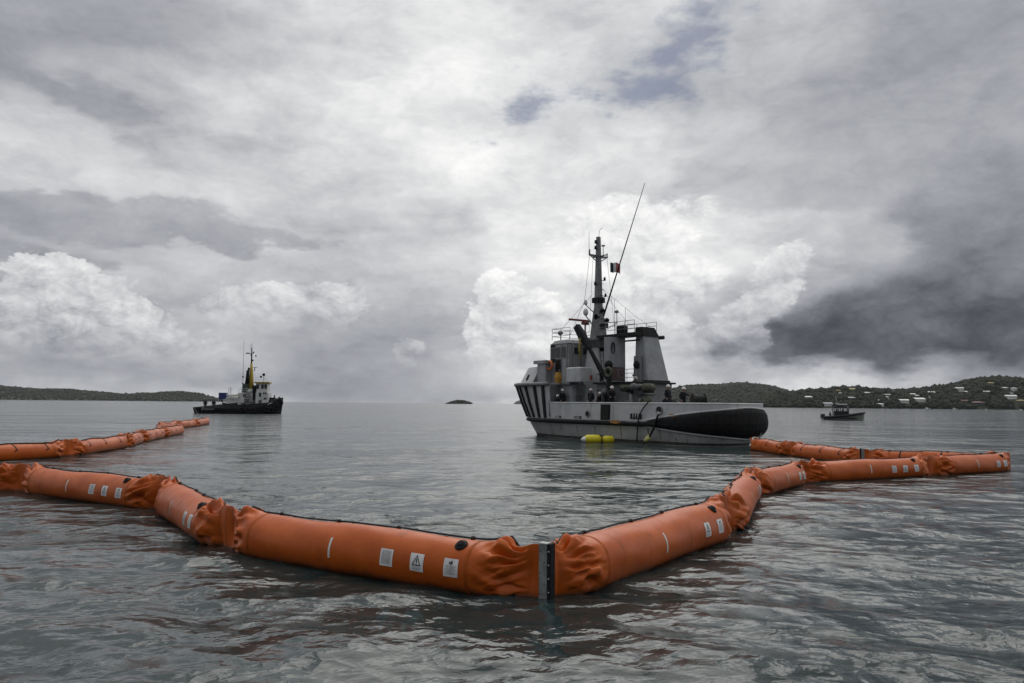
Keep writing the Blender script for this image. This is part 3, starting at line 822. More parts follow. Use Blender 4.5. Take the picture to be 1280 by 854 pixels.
hull_strokes('ship_name', st, 790, 512, .28, M_('name_white'), bul)
for (px, py, w_, h_) in ((770, 527.5, .75, .13), (839, 519.5, .55, .12)):
    # worn paint showing primer
    x, z = sloc(px, py, 3.85); t = t_of_x(x, z); m = MB(); rows = []
    for q in np.linspace(-1, 1, 7): rows.append([hull(t+q*w_*3, z-h_*(1-.6*abs(q)), .235 if px < 800 else .09), hull(t+q*w_*3, z+h_*(1-.8*q*q), .232 if px < 800 else .085)])
    m.loft(rows, caps=False, closed=False, smooth=True); m.build('rust_mark', M_('rust_patch'), strake)
for (px, y0_, y1_, w_) in ((894, 541, 553, .07), (903, 544, 554, .05), (921, 547, 556, .10), (860, 549, 555, .05), (846, 547, 553, .05), (705, 531, 538, .04), (782, 533, 548, .04), (690, 530, 542, .03), (725, 532, 546, .04), (748, 533, 549, .03), (815, 533, 549, .05), (830, 535, 552, .03), (873, 540, 554, .06), (882, 543, 552, .03), (912, 546, 555, .05)):
    xa, za = sloc(px, y0_, 3.3); xb, zb = sloc(px, y1_, 3.3); t = t_of_x(max(.3, xa), .6); m = MB(); rows = []
    for q in np.linspace(0, 1, 6):
        z = max(.05, za+(zb-za)*q); ww = w_*(1.6-1.1*q)*4*(1+.3*math.sin(q*9+px)); rows.append([hull(t-ww, z, .012), hull(t+ww, z, .012)])
    m.loft(rows, caps=False, closed=False, smooth=True); m.build('rust_streak', M_('rust_streak'), lower)
# ---- superstructure -------------------------------------------------
def part(name, mt, fn, parent=ship):
    m = MB(); fn(m); return m.build(name, mt, parent)
def taper(m, b0, b1, z0, z1, ch=.05):
    """tapered block: b = (x0,x1,y0,y1) at bottom and top, with chamfered corners"""
    def ring(b, z):
        x0, x1, y0, y1 = b; return [(x0+ch,y0,z),(x1-ch,y0,z),(x1,y0+ch,z),(x1,y1-ch,z),(x1-ch,y1,z),(x0+ch,y1,z),(x0,y1-ch,z),(x0,y0+ch,z)]
    m.loft([ring(b0, z0), ring(b1, z1)])
def rail(m, pts, z0, h=1.0, bars=3, r=.022, post=1.1):
    pts = [Vector((*p, 0)) for p in pts]
    for b in range(bars): m.tube([p+Vector((0, 0, z0+h*(b+1)/bars)) for p in pts], r, 5)
    for i in range(len(pts)-1):
        d = pts[i+1]-pts[i]; n = max(1, int(round(d.length/post)))
        for k in range(n+1): p = pts[i]+d*k/n; m.tube([p+Vector((0, 0, z0)), p+Vector((0, 0, z0+h))], r, 5)
GH = M_('ship_grey_house')
G, GD, BK = M_('ship_grey'), M_('ship_grey_dark'), M_('ship_black')
# lower deckhouse
part('deckhouse', GH, lambda m: taper(m, (14.9, 19.2, -2.6, 2.6), (14.9, 19.2, -2.6, 2.6), 1.74, 4.42, .25))
part('engine_casing', GD, lambda m: taper(m, (8.3, 12.9, -2.0, 2.0), (8.3, 12.9, -2.0, 2.0), 1.74, 4.42, .1))
dh_deck = part('boat_deck', GD, lambda m: m.cbox((15.1, -2.9, 4.42), (19.4, 2.9, 4.56), .03))
part('casing_top', BK, lambda m: m.cbox((8.1, -2.2, 4.42), (12.95, 2.3, 4.56), .03))
def door(x, y, z, parent=ship, nx=0):
    d = part('door', GD, lambda m: m.cbox((x-.36, y, z), (x+.36, y+.05, z+1.75), .03) if not nx else m.cbox((x-.05, y-.36, z), (x, y+.36, z+1.75), .03), parent)
    part('handle', BK, lambda m: m.box((x-.3, y+.05, z+.85), (x-.22, y+.09, z+1.0)) if not nx else m.box((x-.09, y-.3, z+.85), (x-.05, y-.22, z+1.0)), d)
for x in (15.8, 17.6): door(x, 2.6, 1.78)
door(14.9, 2.1, 1.78, nx=1)
door(8.3, 1.2, 1.78, nx=1)
# wheelhouse
WX0, WX1, WY = 15.9, 18.9, 2.3
def wh(m):
    n = []
    def ring(z, k=0): return [(WX0+k, -WY+k, z), (WX1-.6-k, -WY+k, z), (WX1-k, -WY+.9, z), (WX1-k, WY-.9, z), (WX1-.6-k, WY-k, z), (WX0+k, WY-k, z)]
    m.loft([ring(4.56), ring(7.9), ring(8.22, .22), ring(8.34, .6)])
wheel = part('wheelhouse', GH, wh)
def win(p0, p1, z0, z1, nrm, parent=wheel, name='window', frame=True):
    """glazed opening standing on a wall from p0 to p1 (xy)"""
    p0, p1 = Vector((*p0, 0)), Vector((*p1, 0)); d = (p1-p0).normalized(); n = Vector((*nrm, 0))
    def quad(m, e, zz0, zz1, o0, o1):
        A, B = p0-d*e, p1+d*e
        m.loft([[A+n*o0+Vector((0,0,zz0)), B+n*o0+Vector((0,0,zz0)), B+n*o1+Vector((0,0,zz0)), A+n*o1+Vector((0,0,zz0))],
                [A+n*o0+Vector((0,0,zz1)), B+n*o0+Vector((0,0,zz1)), B+n*o1+Vector((0,0,zz1)), A+n*o1+Vector((0,0,zz1))]])
    m = MB(); quad(m, .06, z0-.06, z1+.06, .0, .03); f = m.build(name, GD, parent)
    m = MB(); quad(m, 0, z0, z1, .03, .042); m.build('pane', M_('window_glass'), f)
for xa, xb in ((16.2, 16.75), (17.0, 17.65), (17.75, 18.2)): 
    for s in (1, -1): win((xa, s*WY), (xb, s*WY), 6.75, 7.6, (0, s))
for ya in (1.45, .45, -.55, -1.55): win((WX0, ya+.25), (WX0, ya-.25), 7.05, 7.55, (-1, 0))
for ya in (-1.2, -.4, .4): win((WX1, ya), (WX1, ya+.65), 6.75, 7.6, (1, 0))
for s in (1, -1): win((WX1-.55, s*WY-s*.06), (WX1-.05, s*(WY-.85)), 6.75, 7.6, Vector((.83, s*.55)).normalized()[:])
d = part('door', BK, lambda m: m.cbox((16.95, WY, 4.6), (17.65, WY+.05, 6.6), .03), wheel)
part('handle', GD, lambda m: m.box((17.0, WY+.05, 5.55), (17.08, WY+.10, 5.75)), d)
for sg in (1, -1): part('window_surround', BK, lambda m: m.box((17.7, min(sg*WY, sg*(WY+.02)), 6.35), (18.35, max(sg*WY, sg*(WY+.02)), 7.85)), wheel)
part('roof_edge', GD, lambda m: (m.tube([(WX0, WY, 7.92), (WX1-.6, WY, 7.92), (WX1, WY-.9, 7.92), (WX1, -WY+.9, 7.92), (WX1-.6, -WY, 7.92), (WX0, -WY, 7.92), (WX0, WY, 7.92)], .05, 6)), wheel)
part('wheelhouse_pipe', GD, lambda m: (m.tube([(WX0-.06, 1.9, 4.6), (WX0-.06, 1.9, 8.2)], .05, 6), m.tube([(16.1, WY+.08, 4.6), (16.1, WY+.08, 8.1)], .04, 6), m.tube([(16.85, WY+.06, 4.6), (16.85, WY+.06, 8.0)], .03, 6)), wheel)
# wheelhouse wings / instrument box
for sg in (1, -1):
    ya, yb = (2.36, 3.0) if sg > 0 else (-3.0, -2.36)
    part('bridge_wing', GH, lambda m: (m.cbox((18.15, ya, 4.58), (19.35, yb, 6.25), .05), m.cbox((18.05, ya-.05 if sg > 0 else ya-.12, 6.252), (19.75, yb+.12 if sg > 0 else yb+.05, 6.55), .04)))
# roof railing, searchlight
part('roof_railing', GD, lambda m: rail(m, [(WX0+.2, 2.0), (WX1-.4, 2.0), (WX1-.4, -2.0), (WX0+.2, -2.0)], 8.3, 1.0, 3))
part('searchlight', GD, lambda m: (m.tube([(18.3, 1.2, 8.3), (18.3, 1.2, 8.9)], .05), m.lathe([(.10, -.2), (.19, -.05), (.21, .15), (.001, .18)], 12, (18.3, 1.2, 9.0), 'X')))
# lifebuoy ring, lifejacket locker, raft box
lb = part('lifebuoy', M_('life_orange'), lambda m: m.torus(.34, .095, (17.95, WY+.42, 6.1), 'Y', 22, 8))
for k in range(4):
    a = k*math.pi/2+.78; part('band', M_('label_white'), lambda m: m.torus(.10, .012, (17.95+.34*math.sin(a), WY+.42, 6.1+.34*math.cos(a)), 'Y', 10, 5), lb)
x, z = sloc(697, 472, 3.2)
part('survival_suit_bag', mat('amber_bag', (.46, .24, .03), .7, var=.2), lambda m: m.loft([[(x-.2, 3.0, z-.45), (x+.2, 3.0, z-.45), (x+.2, 3.3, z-.45), (x-.2, 3.3, z-.45)], [(x-.26, 2.95, z), (x+.26, 2.95, z), (x+.26, 3.35, z), (x-.26, 3.35, z)], [(x-.15, 3.0, z+.45), (x+.15, 3.0, z+.45), (x+.15, 3.3, z+.45), (x-.15, 3.3, z+.45)]]))
x0, z1 = sloc(722, 461, 3.0); x1_, z0 = sloc(706, 480, 3.0)
lk = part('deck_locker', G, lambda m: m.cbox((13.3, 1.95, 4.62), (15.2, 3.25, 5.80), .09))
part('fire_notice', M_('red_paint'), lambda m: m.box((13.28, 2.0, 4.75), (13.297, 2.25, 5.15)), lk)
# bow tub of high plating above the forecastle
def bowtub(m):
    o0 = []; o1 = []; i0 = []; i1 = []
    T = t_of_x(19.6, 4.5)
    ts = list(np.arange(T, NT-.9, 2))+[NT-1]
    loop = [(t, 1) for t in ts]+[(t, -1) for t in reversed(ts[:-1])]
    r = [[hull(t, 4.48, -.28, s)+Vector((0, 0, .02)) for t, s in loop]]
    r.append([hull(t, 4.48, -.62, s)+Vector((-.1, 0, .75)) for t, s in loop])
    r.append([hull(t, 4.48, -.95, s)+Vector((-.25, 0, 1.55)) for t, s in loop])
    r.append([hull(t, 4.48, -1.03, s)+Vector((-.25, 0, 1.55)) for t, s in loop])
    r.append([hull(t, 4.48, -.36, s)+Vector((0, 0, .02)) for t, s in loop])
    m.loft(r, caps=False, smooth=False, closed=False)
    for e in (0, -1): m.add([q[e] for q in r], [(0, 1, 2, 3, 4)])
tub = part('bow_bulwark', G, bowtub)
tq = t_of_x(21.0, 4.5)
c = hull(tq, 4.48, -.55)+Vector((-.08, 0, .62))
T = (hull(tq+2, 4.48)-hull(tq-2, 4.48)).normalized(); N = Vector((-T.y, T.x, .45)).normalized(); U = N.cross(T)
BM_ = Matrix(((T.x, N.x, U.x, c.x), (T.y, N.y, U.y, c.y), (T.z, N.z, U.z, c.z), (0, 0, 0, 1)))
part('panama_lead', BK, lambda m: m.lathe([(.22, .10), (.24, .02), (.001, .02)] if False else [(.24, -.1), (.25, .05), (.001, .055)], 16, axis='Y', M=BM_ @ Matrix.Diagonal((.7, 1, 1.25, 1))), tub)
part('anchor_windlass', M_('hydraulic_grey'), lambda m: (m.cbox((19.2, -.9, 4.1), (20.4, .9, 4.7), .06), m.lathe([(.4, -1.3), (.4, -1.2), (.2, -1.15), (.2, 1.15), (.4, 1.2), (.4, 1.3)], 14, (19.8, 0, 5.0), 'Y'), m.tube([(19.4, 1.6, 4.1), (19.4, 1.6, 5.1)], .14), m.tube([(18.9, 2.6, 4.1), (18.9, 2.6, 5.0)], .12), m.tube([(18.4, 2.6, 4.1), (18.4, 2.6, 5.0)], .12)))
# mast tower
TW0, TW1 = (12.8, 15.35, -1.5, 1.65), (13.9, 15.2, -.8, .8)
tower = part('mast_tower', G, lambda m: taper(m, TW0, TW1, 1.76, 8.1, .05))
part('cable_run', BK, lambda m: (m.tube([(13.02, .2, 3.6), (13.85, .1, 7.9)], .05, 6), m.tube([(13.05, -.5, 4.6), (13.8, -.35, 7.6)], .035, 6)), tower)
part('tower_light', BK, lambda m: m.lathe([(.18, -.1), (.24, .05), (.001, .12)], 12, (13.7, .5, 7.4), 'X'), tower)
part('mast_platform', GD, lambda m: (m.cbox((13.1, -1.5, 8.1), (15.6, 1.5, 8.32), .03), m.loft([[(13.5, -.9, 7.5), (15.2, -.9, 7.5), (15.2, .9, 7.5), (13.5, .9, 7.5)], [(13.2, -1.4, 8.1), (15.5, -1.4, 8.1), (15.5, 1.4, 8.1), (13.2, 1.4, 8.1)]])))
MX = 14.75
mast = part('mast', GD, lambda m: (taper(m, (MX-.60, MX+.60, -.55, .55), (MX-.34, MX+.34, -.34, .34), 8.32, 10.9, .1), taper(m, (MX-.30, MX+.30, -.28, .28), (MX-.16, MX+.16, -.16, .16), 10.9, 17.1, .05)))
part('mast_collar', BK, lambda m: (m.cbox((MX-.42, -.42, 11.4), (MX+.42, .42, 11.85), .05),), mast)
yard = part('yardarm', GD, lambda m: (m.tube([(MX, 2.05*.5, 15.4), (MX, 1.0, 15.45), (MX, 0, 15.25), (MX, -1.0, 15.45)], .07), m.tube([(MX, -1.05, 15.45), (MX, 1.05, 15.45)], .075), m.tube([(MX, 1.0, 15.42), (MX, .1, 14.9)], .04), m.tube([(MX, -1.0, 15.42), (MX, -.1, 14.9)], .04), m.tube([(MX, 1.02, 15.4), (MX, 1.02, 15.9)], .07), m.tube([(MX, -1.02, 15.4), (MX, -1.02, 15.8)], .05), m.tube([(MX-1.1, 0, 15.4), (MX+.6, 0, 15.4)], .05), m.lathe([(.16, 0), (.16, .08), (.02, .1)], 10, (MX-.6, 0, 16.2)), m.tube([(MX-.6, 0, 15.4), (MX-.6, 0, 16.2)], .03)), mast)
for k, (dx, dy, zz) in enumerate(((.0, .32, 16.5), (.0, .34, 16.0), (-.0, .38, 12.9), (-.45, -.3, 13.3), (-.5, -.35, 11.9))):
    part('navigation_light', BK, lambda m: (m.lathe([(.10, 0), (.11, .05), (.08, .22), (.10, .27), (.001, .3)], 10, (MX+dx, dy, zz)), m.tube([(MX, 0, zz), (MX+dx, dy, zz)], .03)), mast)
part('whip_antenna', BK, lambda m: m.tube([(MX+.15, .92, 15.4), (MX+.15, .94, 17.5)], [.022, .012], 5), mast)
part('wind_vane', BK, lambda m: (m.tube([(MX, -.05, 17.1), (MX, -.12, 17.7), (MX-.2, -.3, 17.9)], .018, 5),), mast)
xa, za = sloc(754.5, 395, 0); xb, zb = sloc(806, 229, 0)
part('tilted_whip_antenna', BK, lambda m: m.tube([(xa, 0, za), ((xa*2+xb)/3, 0, (za*2+zb)/3), (xb, 0, zb)], [.075, .055, .022], 6), mast)
part('radar', M_('radar_red'), lambda m: (m.cbox((MX+.7, -.1+.5, 9.55), (MX+1.05, .55+.5, 9.8), .04), m.tube([(MX+.9, .7, 8.32), (MX+.9, .7, 9.6)], .07), m.cbox((MX+.8, .1, 9.82), (MX+1.0, 2.5, 9.98), .03)), mast)
part('dome_antenna', M_('label_white'), lambda m: (m.lathe([(.12, 0), (.22, .15), (.22, .4), (.12, .58), (.001, .62)], 12, (MX+.55, .95, 10.3)), m.tube([(MX+.3, .5, 9.6), (MX+.55, .95, 10.3)], .06), m.lathe([(.1, 0), (.17, .1), (.12, .4), (.001, .45)], 12, (MX+.5, 1.0, 11.2)), m.tube([(MX+.2, .4, 10.6), (MX+.5, 1.0, 11.2)], .05)), mast)
# halyards, stays
part('rigging', BK, lambda m: (m.tube([(MX, 1.0, 15.4), (MX+.3, 1.3, 11.5), (MX+1.6, 1.9, 8.4)], .014, 4), m.tube([(MX, -1.0, 15.4), (MX-.6, -1.3, 9.3)], .012, 4), m.tube([(MX, .6, 15.4), (MX+.2, .9, 8.5)], .012, 4)), mast)
part('signal_lines', BK, lambda m: (m.tube([(MX-.2, .3, 13.2), (12.0, .6, 10.6), (10.4, .7, 9.2)], .012, 4), m.tube([(MX-.2, -.3, 12.6), (11.0, -.6, 10.0), (9.5, -.8, 9.0)], .012, 4), m.tube([(MX+.2, .4, 12.2), (17.5, 1.7, 9.3)], .012, 4)), mast)
for k in range(9): part('mast_rung', BK, lambda m: m.tube([(MX-.34, -.2, 9.0+k*.5), (MX-.46, -.2, 9.0+k*.5), (MX-.46, .2, 9.0+k*.5), (MX-.34, .2, 9.0+k*.5)], .02, 4), mast)
part('loudhailer', BK, lambda m: (m.lathe([(.08, 0), (.1, .15), (.24, .4)], 12, (MX-.55, .4, 10.1), 'Y', caps=False), m.ball((MX-.5, -.5, 9.9), .22), m.box((MX-.9, -.3, 9.2), (MX-.55, .3, 9.6)), m.ball((MX-.6, .1, 10.7), .2)), mast)
part('tower_ladder', BK, lambda m: ([m.tube([(13.0+.135*k*.42, .45, 3.0+k*.42), (13.0+.135*k*.42, .8, 3.0+k*.42)], .022, 4) for k in range(11)], m.tube([(12.95, .45, 2.8), (13.75, .45, 7.6)], .025, 4), m.tube([(12.95, .8, 2.8), (13.75, .8, 7.6)], .025, 4)), tower)
for k, (xx, yy, zz) in enumerate(((12.0, 2.25, 4.6), (11.6, -1.2, 4.6), (12.5, .9, 4.6))): part('mushroom_vent', M_('hydraulic_grey'), lambda m: m.lathe([(.12, 0), (.12, .5), (.26, .52), (.26, .66), (.1, .74), (.001, .75)], 12, (xx, yy, zz)))
# twin uptakes aft of the tower, joined by a catwalk
def holed_wall(m):
    n = 32; y0, y1, z0, z1 = .63, 2.37, 4.56, 8.12; cy, cz = 1.98, 7.25
    def sq(x):
        out = []
        for k in range(n):
            a = 2*math.pi*k/n; c, s_ = math.cos(a), math.sin(a); q = max(abs(c), abs(s_)); u, v = c/q, s_/q
            out.append((x, cy+(u*(y1-cy) if u > 0 else u*(cy-y0)), cz+(v*(z1-cz) if v > 0 else v*(cz-z0))))
        return out
    def ov(x): return [(x, cy+.17*math.copysign(abs(math.cos(2*math.pi*k/n))**.7, math.cos(2*math.pi*k/n)), cz+.42*math.copysign(abs(math.sin(2*math.pi*k/n))**.7, math.sin(2*math.pi*k/n))) for k in range(n)]
    m.loft([sq(10.9), ov(10.9), ov(11.5), sq(11.5), sq(10.9)], caps=False)
port_f = part('uptake', GH, holed_wall)
part('opening_rim', BK, lambda m: m.tube([(10.88, 1.98+.20*math.cos(a), 7.25+.45*math.sin(a)) for a in np.linspace(0, 2*math.pi, 21)], .035, 6, caps=False), port_f)
part('red_panel', mat('dull_red', (.14, .09, .09), .7, var=.25), lambda m: m.box((10.87, .75, 4.7), (10.895, 2.25, 5.75)), port_f)
stb_f = part('uptake', GH, lambda m: taper(m, (8.4, 9.9, -1.75, .66), (8.95, 9.8, -1.15, .60), 4.56, 8.15, .06))
part('uptake_cap', BK, lambda m: taper(m, (8.88, 9.9, -1.25, .66), (9.1, 9.85, -.9, .62), 8.15, 8.9, .08), stb_f)
part('exhaust_pipe', BK, lambda m: m.tube([(9.5, -1.0, 8.3), (9.3, -1.5, 8.15), (9.15, -1.95, 8.2)], .16, 10), stb_f)
for k in range(6): part('rung', GD, lambda m: m.tube([(8.62+k*.06, -.5, 5.1+k*.42), (8.55+k*.06, -.5, 5.12+k*.42), (8.55+k*.06, -.1, 5.12+k*.42), (8.62+k*.06, -.1, 5.1+k*.42)], .022, 5), stb_f)
part('machinery_casing', GD, lambda m: (taper(m, (8.9, 9.7, .67, .98), (9.0, 9.7, .66, .92), 4.56, 6.6, .04),), stb_f)
part('casing_fan', BK, lambda m: m.lathe([(.3, 0), (.32, .08), (.1, .1), (.001, .1)], 14, axis='Y', M=Matrix.Translation((9.3, .96, 5.9))), stb_f)
part('skirt_band', BK, lambda m: m.cbox((8.34, -1.8, 4.565), (9.98, .72, 4.70), .02), stb_f)
cw = part('catwalk', BK, lambda m: (m.cbox((9.0, .2, 8.16), (13.4, 1.5, 8.42), .02), m.cbox((9.3, .5, 7.82), (13.3, .62, 7.94), .02)))
part('handrail', GD, lambda m: rail(m, [(9.0, 1.5), (13.3, 1.5)], 8.42, .95, 3), cw)
part('handrail', GD, lambda m: rail(m, [(9.0, -.95), (13.3, -.95)], 8.42, .95, 3), cw)
part('black_locker', BK, lambda m: m.cbox((10.5, .75, 8.43), (11.2, 1.35, 9.05), .03), cw)
part('antenna_bracket', GD, lambda m: (m.tube([(13.6, .2, 9.6), (12.2, .2, 9.55)], .035), m.tube([(12.3, .2, 9.3), (12.3, .2, 10.4)], .03), m.tube([(13.6, .2, 9.0), (12.3, .2, 9.5)], .025), m.box((12.2, .1, 10.3), (12.45, .35, 10.5)), m.tube([(10.9, .6, 8.7), (10.9, .6, 10.6)], .014, 4), m.tube([(13.2, -.4, 8.3), (13.2, -.4, 11.6)], .014, 4)))
# boat-deck railing and pipes
part('boat_deck_railing', GD, lambda m: rail(m, [(8.15, 2.2), (10.1, 2.2)], 4.56, .95, 3))
part('exhaust_trunk', M_('hydraulic_grey'), lambda m: (m.tube([(8.0, .9, 4.15), (8.0, 2.5, 4.15)], .22, 12), m.tube([(8.0, 2.5, 4.15), (8.0, 2.8, 4.1)], .28, 12), m.tube([(7.95, .4, 3.6), (7.95, 2.2, 3.6)], .10, 8)))
# liferaft canisters
def canister(name, c, ax, mt, L=1.1, r=.34):
    o = part(name, mt, lambda m: m.lathe([(.05, -L/2-.05), (r*.8, -L/2), (r, -L/2+.12), (r, -.03), (r+.03, -.02), (r+.03, .02), (r, .03), (r, L/2-.12), (r*.8, L/2), (.05, L/2+.05)], 16, c, ax))
    part('cradle', BK, lambda m: m.box((c[0]-.3, c[1]-.3, c[2]-r-.12), (c[0]+.3, c[1]+.3, c[2]-r+.03)), o)
x, z = sloc(810.5, 484.5, 1.8); canister('liferaft_canister', (x, 1.8, z), 'Y', M_('khaki_cover'), 1.1, .30)
x, z = sloc(783, 484.5, 2.4); canister('liferaft_canister', (x, 2.4, z), 'X', M_('khaki_cover'), 1.2, .20)
# folded deck crane on the port side
xb_, zb_ = sloc(758, 478, 2.75); xt, zt = sloc(719, 409, 2.75)
crane = part('crane_post', M_('crane_dark'), lambda m: (m.tube([(xb_-.15, 2.6, 1.76), (xb_-.15, 2.6, 6.1)], [.3, .2], 10), m.ball((xb_-.1, 2.6, 5.9), .34)))
dirv = Vector((xt-xb_, 0, zt-zb_)).normalized(); pv = Vector((-dirv.z, 0, dirv.x))
def beam(m, s0, s1, w0, w1, d=.2):
    P0 = Vector((xb_, 2.75, zb_+.3))+dirv*s0; P1 = Vector((xb_, 2.75, zb_+.3))+dirv*s1; Y = Vector((0, d, 0))
    m.loft([[P0+pv*w0+Y, P0-pv*w0+Y, P0-pv*w0-Y, P0+pv*w0-Y], [P1+pv*w1+Y, P1-pv*w1+Y, P1-pv*w1-Y, P1+pv*w1-Y]])
LA = (Vector((xt, 0, zt))-Vector((xb_, 0, zb_))).length-.3
part('crane_jib', M_('crane_dark'), lambda m: beam(m, 0, LA*.62, .10, .12, .10), crane)
part('crane_head', M_('crane_dark'), lambda m: (beam(m, LA*.55, LA*.8, .14, .33, .2), beam(m, LA*.8, LA, .33, .24, .2)), crane)
P0 = Vector((xb_, 2.75, zb_+.3))
part('hydraulic_ram', BK, lambda m: m.tube([P0+pv*(-.45)+Vector((0, 0, .2)), P0+dirv*LA*.6-pv*.1], .06, 8), crane)
q = P0+dirv*LA*.78
part('hoist_hose', mat('dull_yellow', (.26, .20, .04), .7), lambda m: m.tube([q+Vector((.0, .3, -.1)), q+Vector((.05, .32, -1.0)), q+Vector((-.05, .3, -1.9))], [.07, .12, .06], 8), crane)
part('hoist_wire', BK, lambda m: m.tube([q+Vector((0, .3, -1.8)), q+Vector((-.3, .3, -4.0))], .03, 5), crane)
part('hose_reel', M_('khaki_cover'), lambda m: (m.torus(.32, .12, (xb_-.4, 2.9, 5.3), 'Y', 16, 8),), crane)
# towing winch and gear on the working deck
part('towing_winch', M_('hydraulic_grey'), lambda m: (m.cbox((8.6, -1.9, 1.75), (10.4, -1.5, 3.6), .05), m.cbox((8.6, 1.5, 1.75), (10.4, 1.9, 3.6), .05), m.lathe([(.95, -1.45), (.95, -1.3), (.5, -1.28), (.5, 1.28), (.95, 1.3), (.95, 1.45)], 20, (9.5, 0, 2.9), 'Y'), m.cbox((8.3, 1.95, 1.75), (9.6, 2.9, 3.0), .08)))
part('towing_hook', M_('crane_dark'), lambda m: (m.cbox((6.6, -.5, 1.75), (7.3, .5, 2.7), .06), m.torus(.28, .08, (6.4, 0, 2.75), 'Y', 14, 8)))
for yy in (2.2, -2.2): part('bollard', M_('crane_dark'), lambda m: (m.lathe([(.2, 1.75), (.18, 1.8), (.17, 2.5), (.24, 2.55), (.24, 2.65), (.001, 2.66)], 12, (5.6, yy, 0)), m.lathe([(.2, 1.75), (.18, 1.8), (.17, 2.5), (.24, 2.55), (.24, 2.65), (.001, 2.66)], 12, (5.0, yy, 0))))
part('capstan_motor', M_('khaki_cover'), lambda m: (m.lathe([(.34, 1.75), (.3, 2.3), (.26, 2.6), (.36, 2.9), (.36, 3.2), (.2, 3.35), (.001, 3.36)], 14, (7.2, 2.0, 0)),))
part('ventilator', M_('hydraulic_grey'), lambda m: (m.tube([(11.0, 2.9, 1.75), (11.0, 2.9, 3.4), (10.85, 3.0, 3.7), (10.6, 3.05, 3.8)], [.2, .2, .24, .3], 10), m.tube([(8.2, 2.7, 1.75), (8.2, 2.7, 3.6)], .15, 8)))
part('hose_bundle', BK, lambda m: [m.torus(.45-.06*k, .07, (6.9+.2*k, 2.5, 1.85+.1*k), 'Z', 18, 6) for k in range(4)])
part('valve_manifold', M_('hydraulic_grey'), lambda m: (m.cbox((7.2, 1.2, 1.76), (7.9, 2.6, 2.6), .05), m.tube([(7.5, 1.3, 2.6), (7.5, 1.3, 3.2), (7.5, 2.5, 3.2), (7.5, 2.5, 2.6)], .09, 8), m.torus(.2, .03, (7.5, 1.9, 3.3), 'X', 14, 6)))
part('gas_bottle', M_('crane_dark'), lambda m: m.lathe([(.15, 1.76), (.16, 1.8), (.16, 2.9), (.08, 3.05), (.05, 3.15), (.001, 3.16)], 12, (12.1, 2.45, 0)))
part('gas_bottle', M_('crane_dark'), lambda m: m.lathe([(.15, 1.76), (.16, 1.8), (.16, 2.9), (.08, 3.05), (.05, 3.15), (.001, 3.16)], 12, (11.7, 2.45, 0)))
part('pump_unit', M_('crane_dark'), lambda m: (m.cbox((5.6, .2, 1.76), (6.5, 1.5, 2.75), .06), m.lathe([(.3, -.5), (.34, -.4), (.34, .4), (.3, .5)], 14, (6.0, .9, 2.95), 'Y')))
part('stern_frame', G, lambda m: (m.tube([(4.2, -1.0, 1.75), (4.2, -1.0, 2.75), (4.2, 1.0, 2.75), (4.2, 1.0, 1.75)], .1, 8)))

# loose things aboard and alongside
def ship_pt(px, py, yl):
    x, z = sloc(px, py, yl); return SM @ Vector((x, yl, z))
def ship_at(x, y, z): return SM @ Vector((x, y, z))
# hose reel (black ring) on the quarter deck
x, z = sloc(873, 497, 1.2)
p = ship_at(x, 1.2, 1.75); t = empty('hose_reel', p, rz=R(90)+SHIP_A+R(-38))
tag(t, 'large black hose reel on the aft deck of the grey ship', 'hose reel')
def disc(m, y): m.lathe([(.16, y-.03), (.86, y-.03), (.90, y), (.86, y+.03), (.16, y+.03)], 28, (0, 0, 1.05), 'Y')
part('flange', BK, lambda m: disc(m, .42), t); part('flange', BK, lambda m: disc(m, -.42), t)
part('wound_hose', M_('black_rubber'), lambda m: [m.torus(.66, .07, (0, -.34+k*.136, 1.05), 'Y', 24, 7) for k in range(6)] and m.lathe([(.6, -.4), (.6, .4)], 20, (0, 0, 1.05), 'Y'), t)
part('stand', GD, lambda m: [(m.tube([(-.7, yy, 0), (0, yy, 1.05), (.7, yy, 0)], .05, 6), m.tube([(-.75, yy, .04), (.75, yy, .04)], .05, 6)) for yy in (-.52, .52)] and m.tube([(0, -.55, 1.05), (0, .55, 1.05)], .06, 8), t)
part('label_plate', M_('label_white'), lambda m: m.box((-.3, .46, .98), (.25, .475, 1.10)), t)
# flag on its halyard
fl = MB(); nx, nz = 13, 6
fx = [Vector((MX-.45-1.15*i/(nx-1), -.95-.12*math.sin(i*.8), 0)) for i in range(nx)]
for ci in range(3):
    fl.cur = ci
    for i in range(ci*4, ci*4+4):
        for j in range(nz-1):
            def vp(i, j):
                w_ = i/(nx-1); return (fx[i].x, fx[i].y+.10*math.sin(i*.9+j*.35)*w_, 14.95-.85*j/(nz-1)-.32*w_-.12*math.sin(i*.6)*w_)
            fl.add([vp(i, j), vp(i+1, j), vp(i+1, j+1), vp(i, j+1)], [(0, 1, 2, 3)], True)
mat('flag_blue', (.035, .05, .07), .8); mat('flag_white', (.76, .75, .74), .8); mat('flag_red', (.55, .16, .15), .8)
fo = fl.build('flag', [M_('flag_blue'), M_('flag_white'), M_('flag_red')]); fo.matrix_world = SM
tag(fo, 'small blue white and red flag flying below the yardarm of the mast', 'flag')
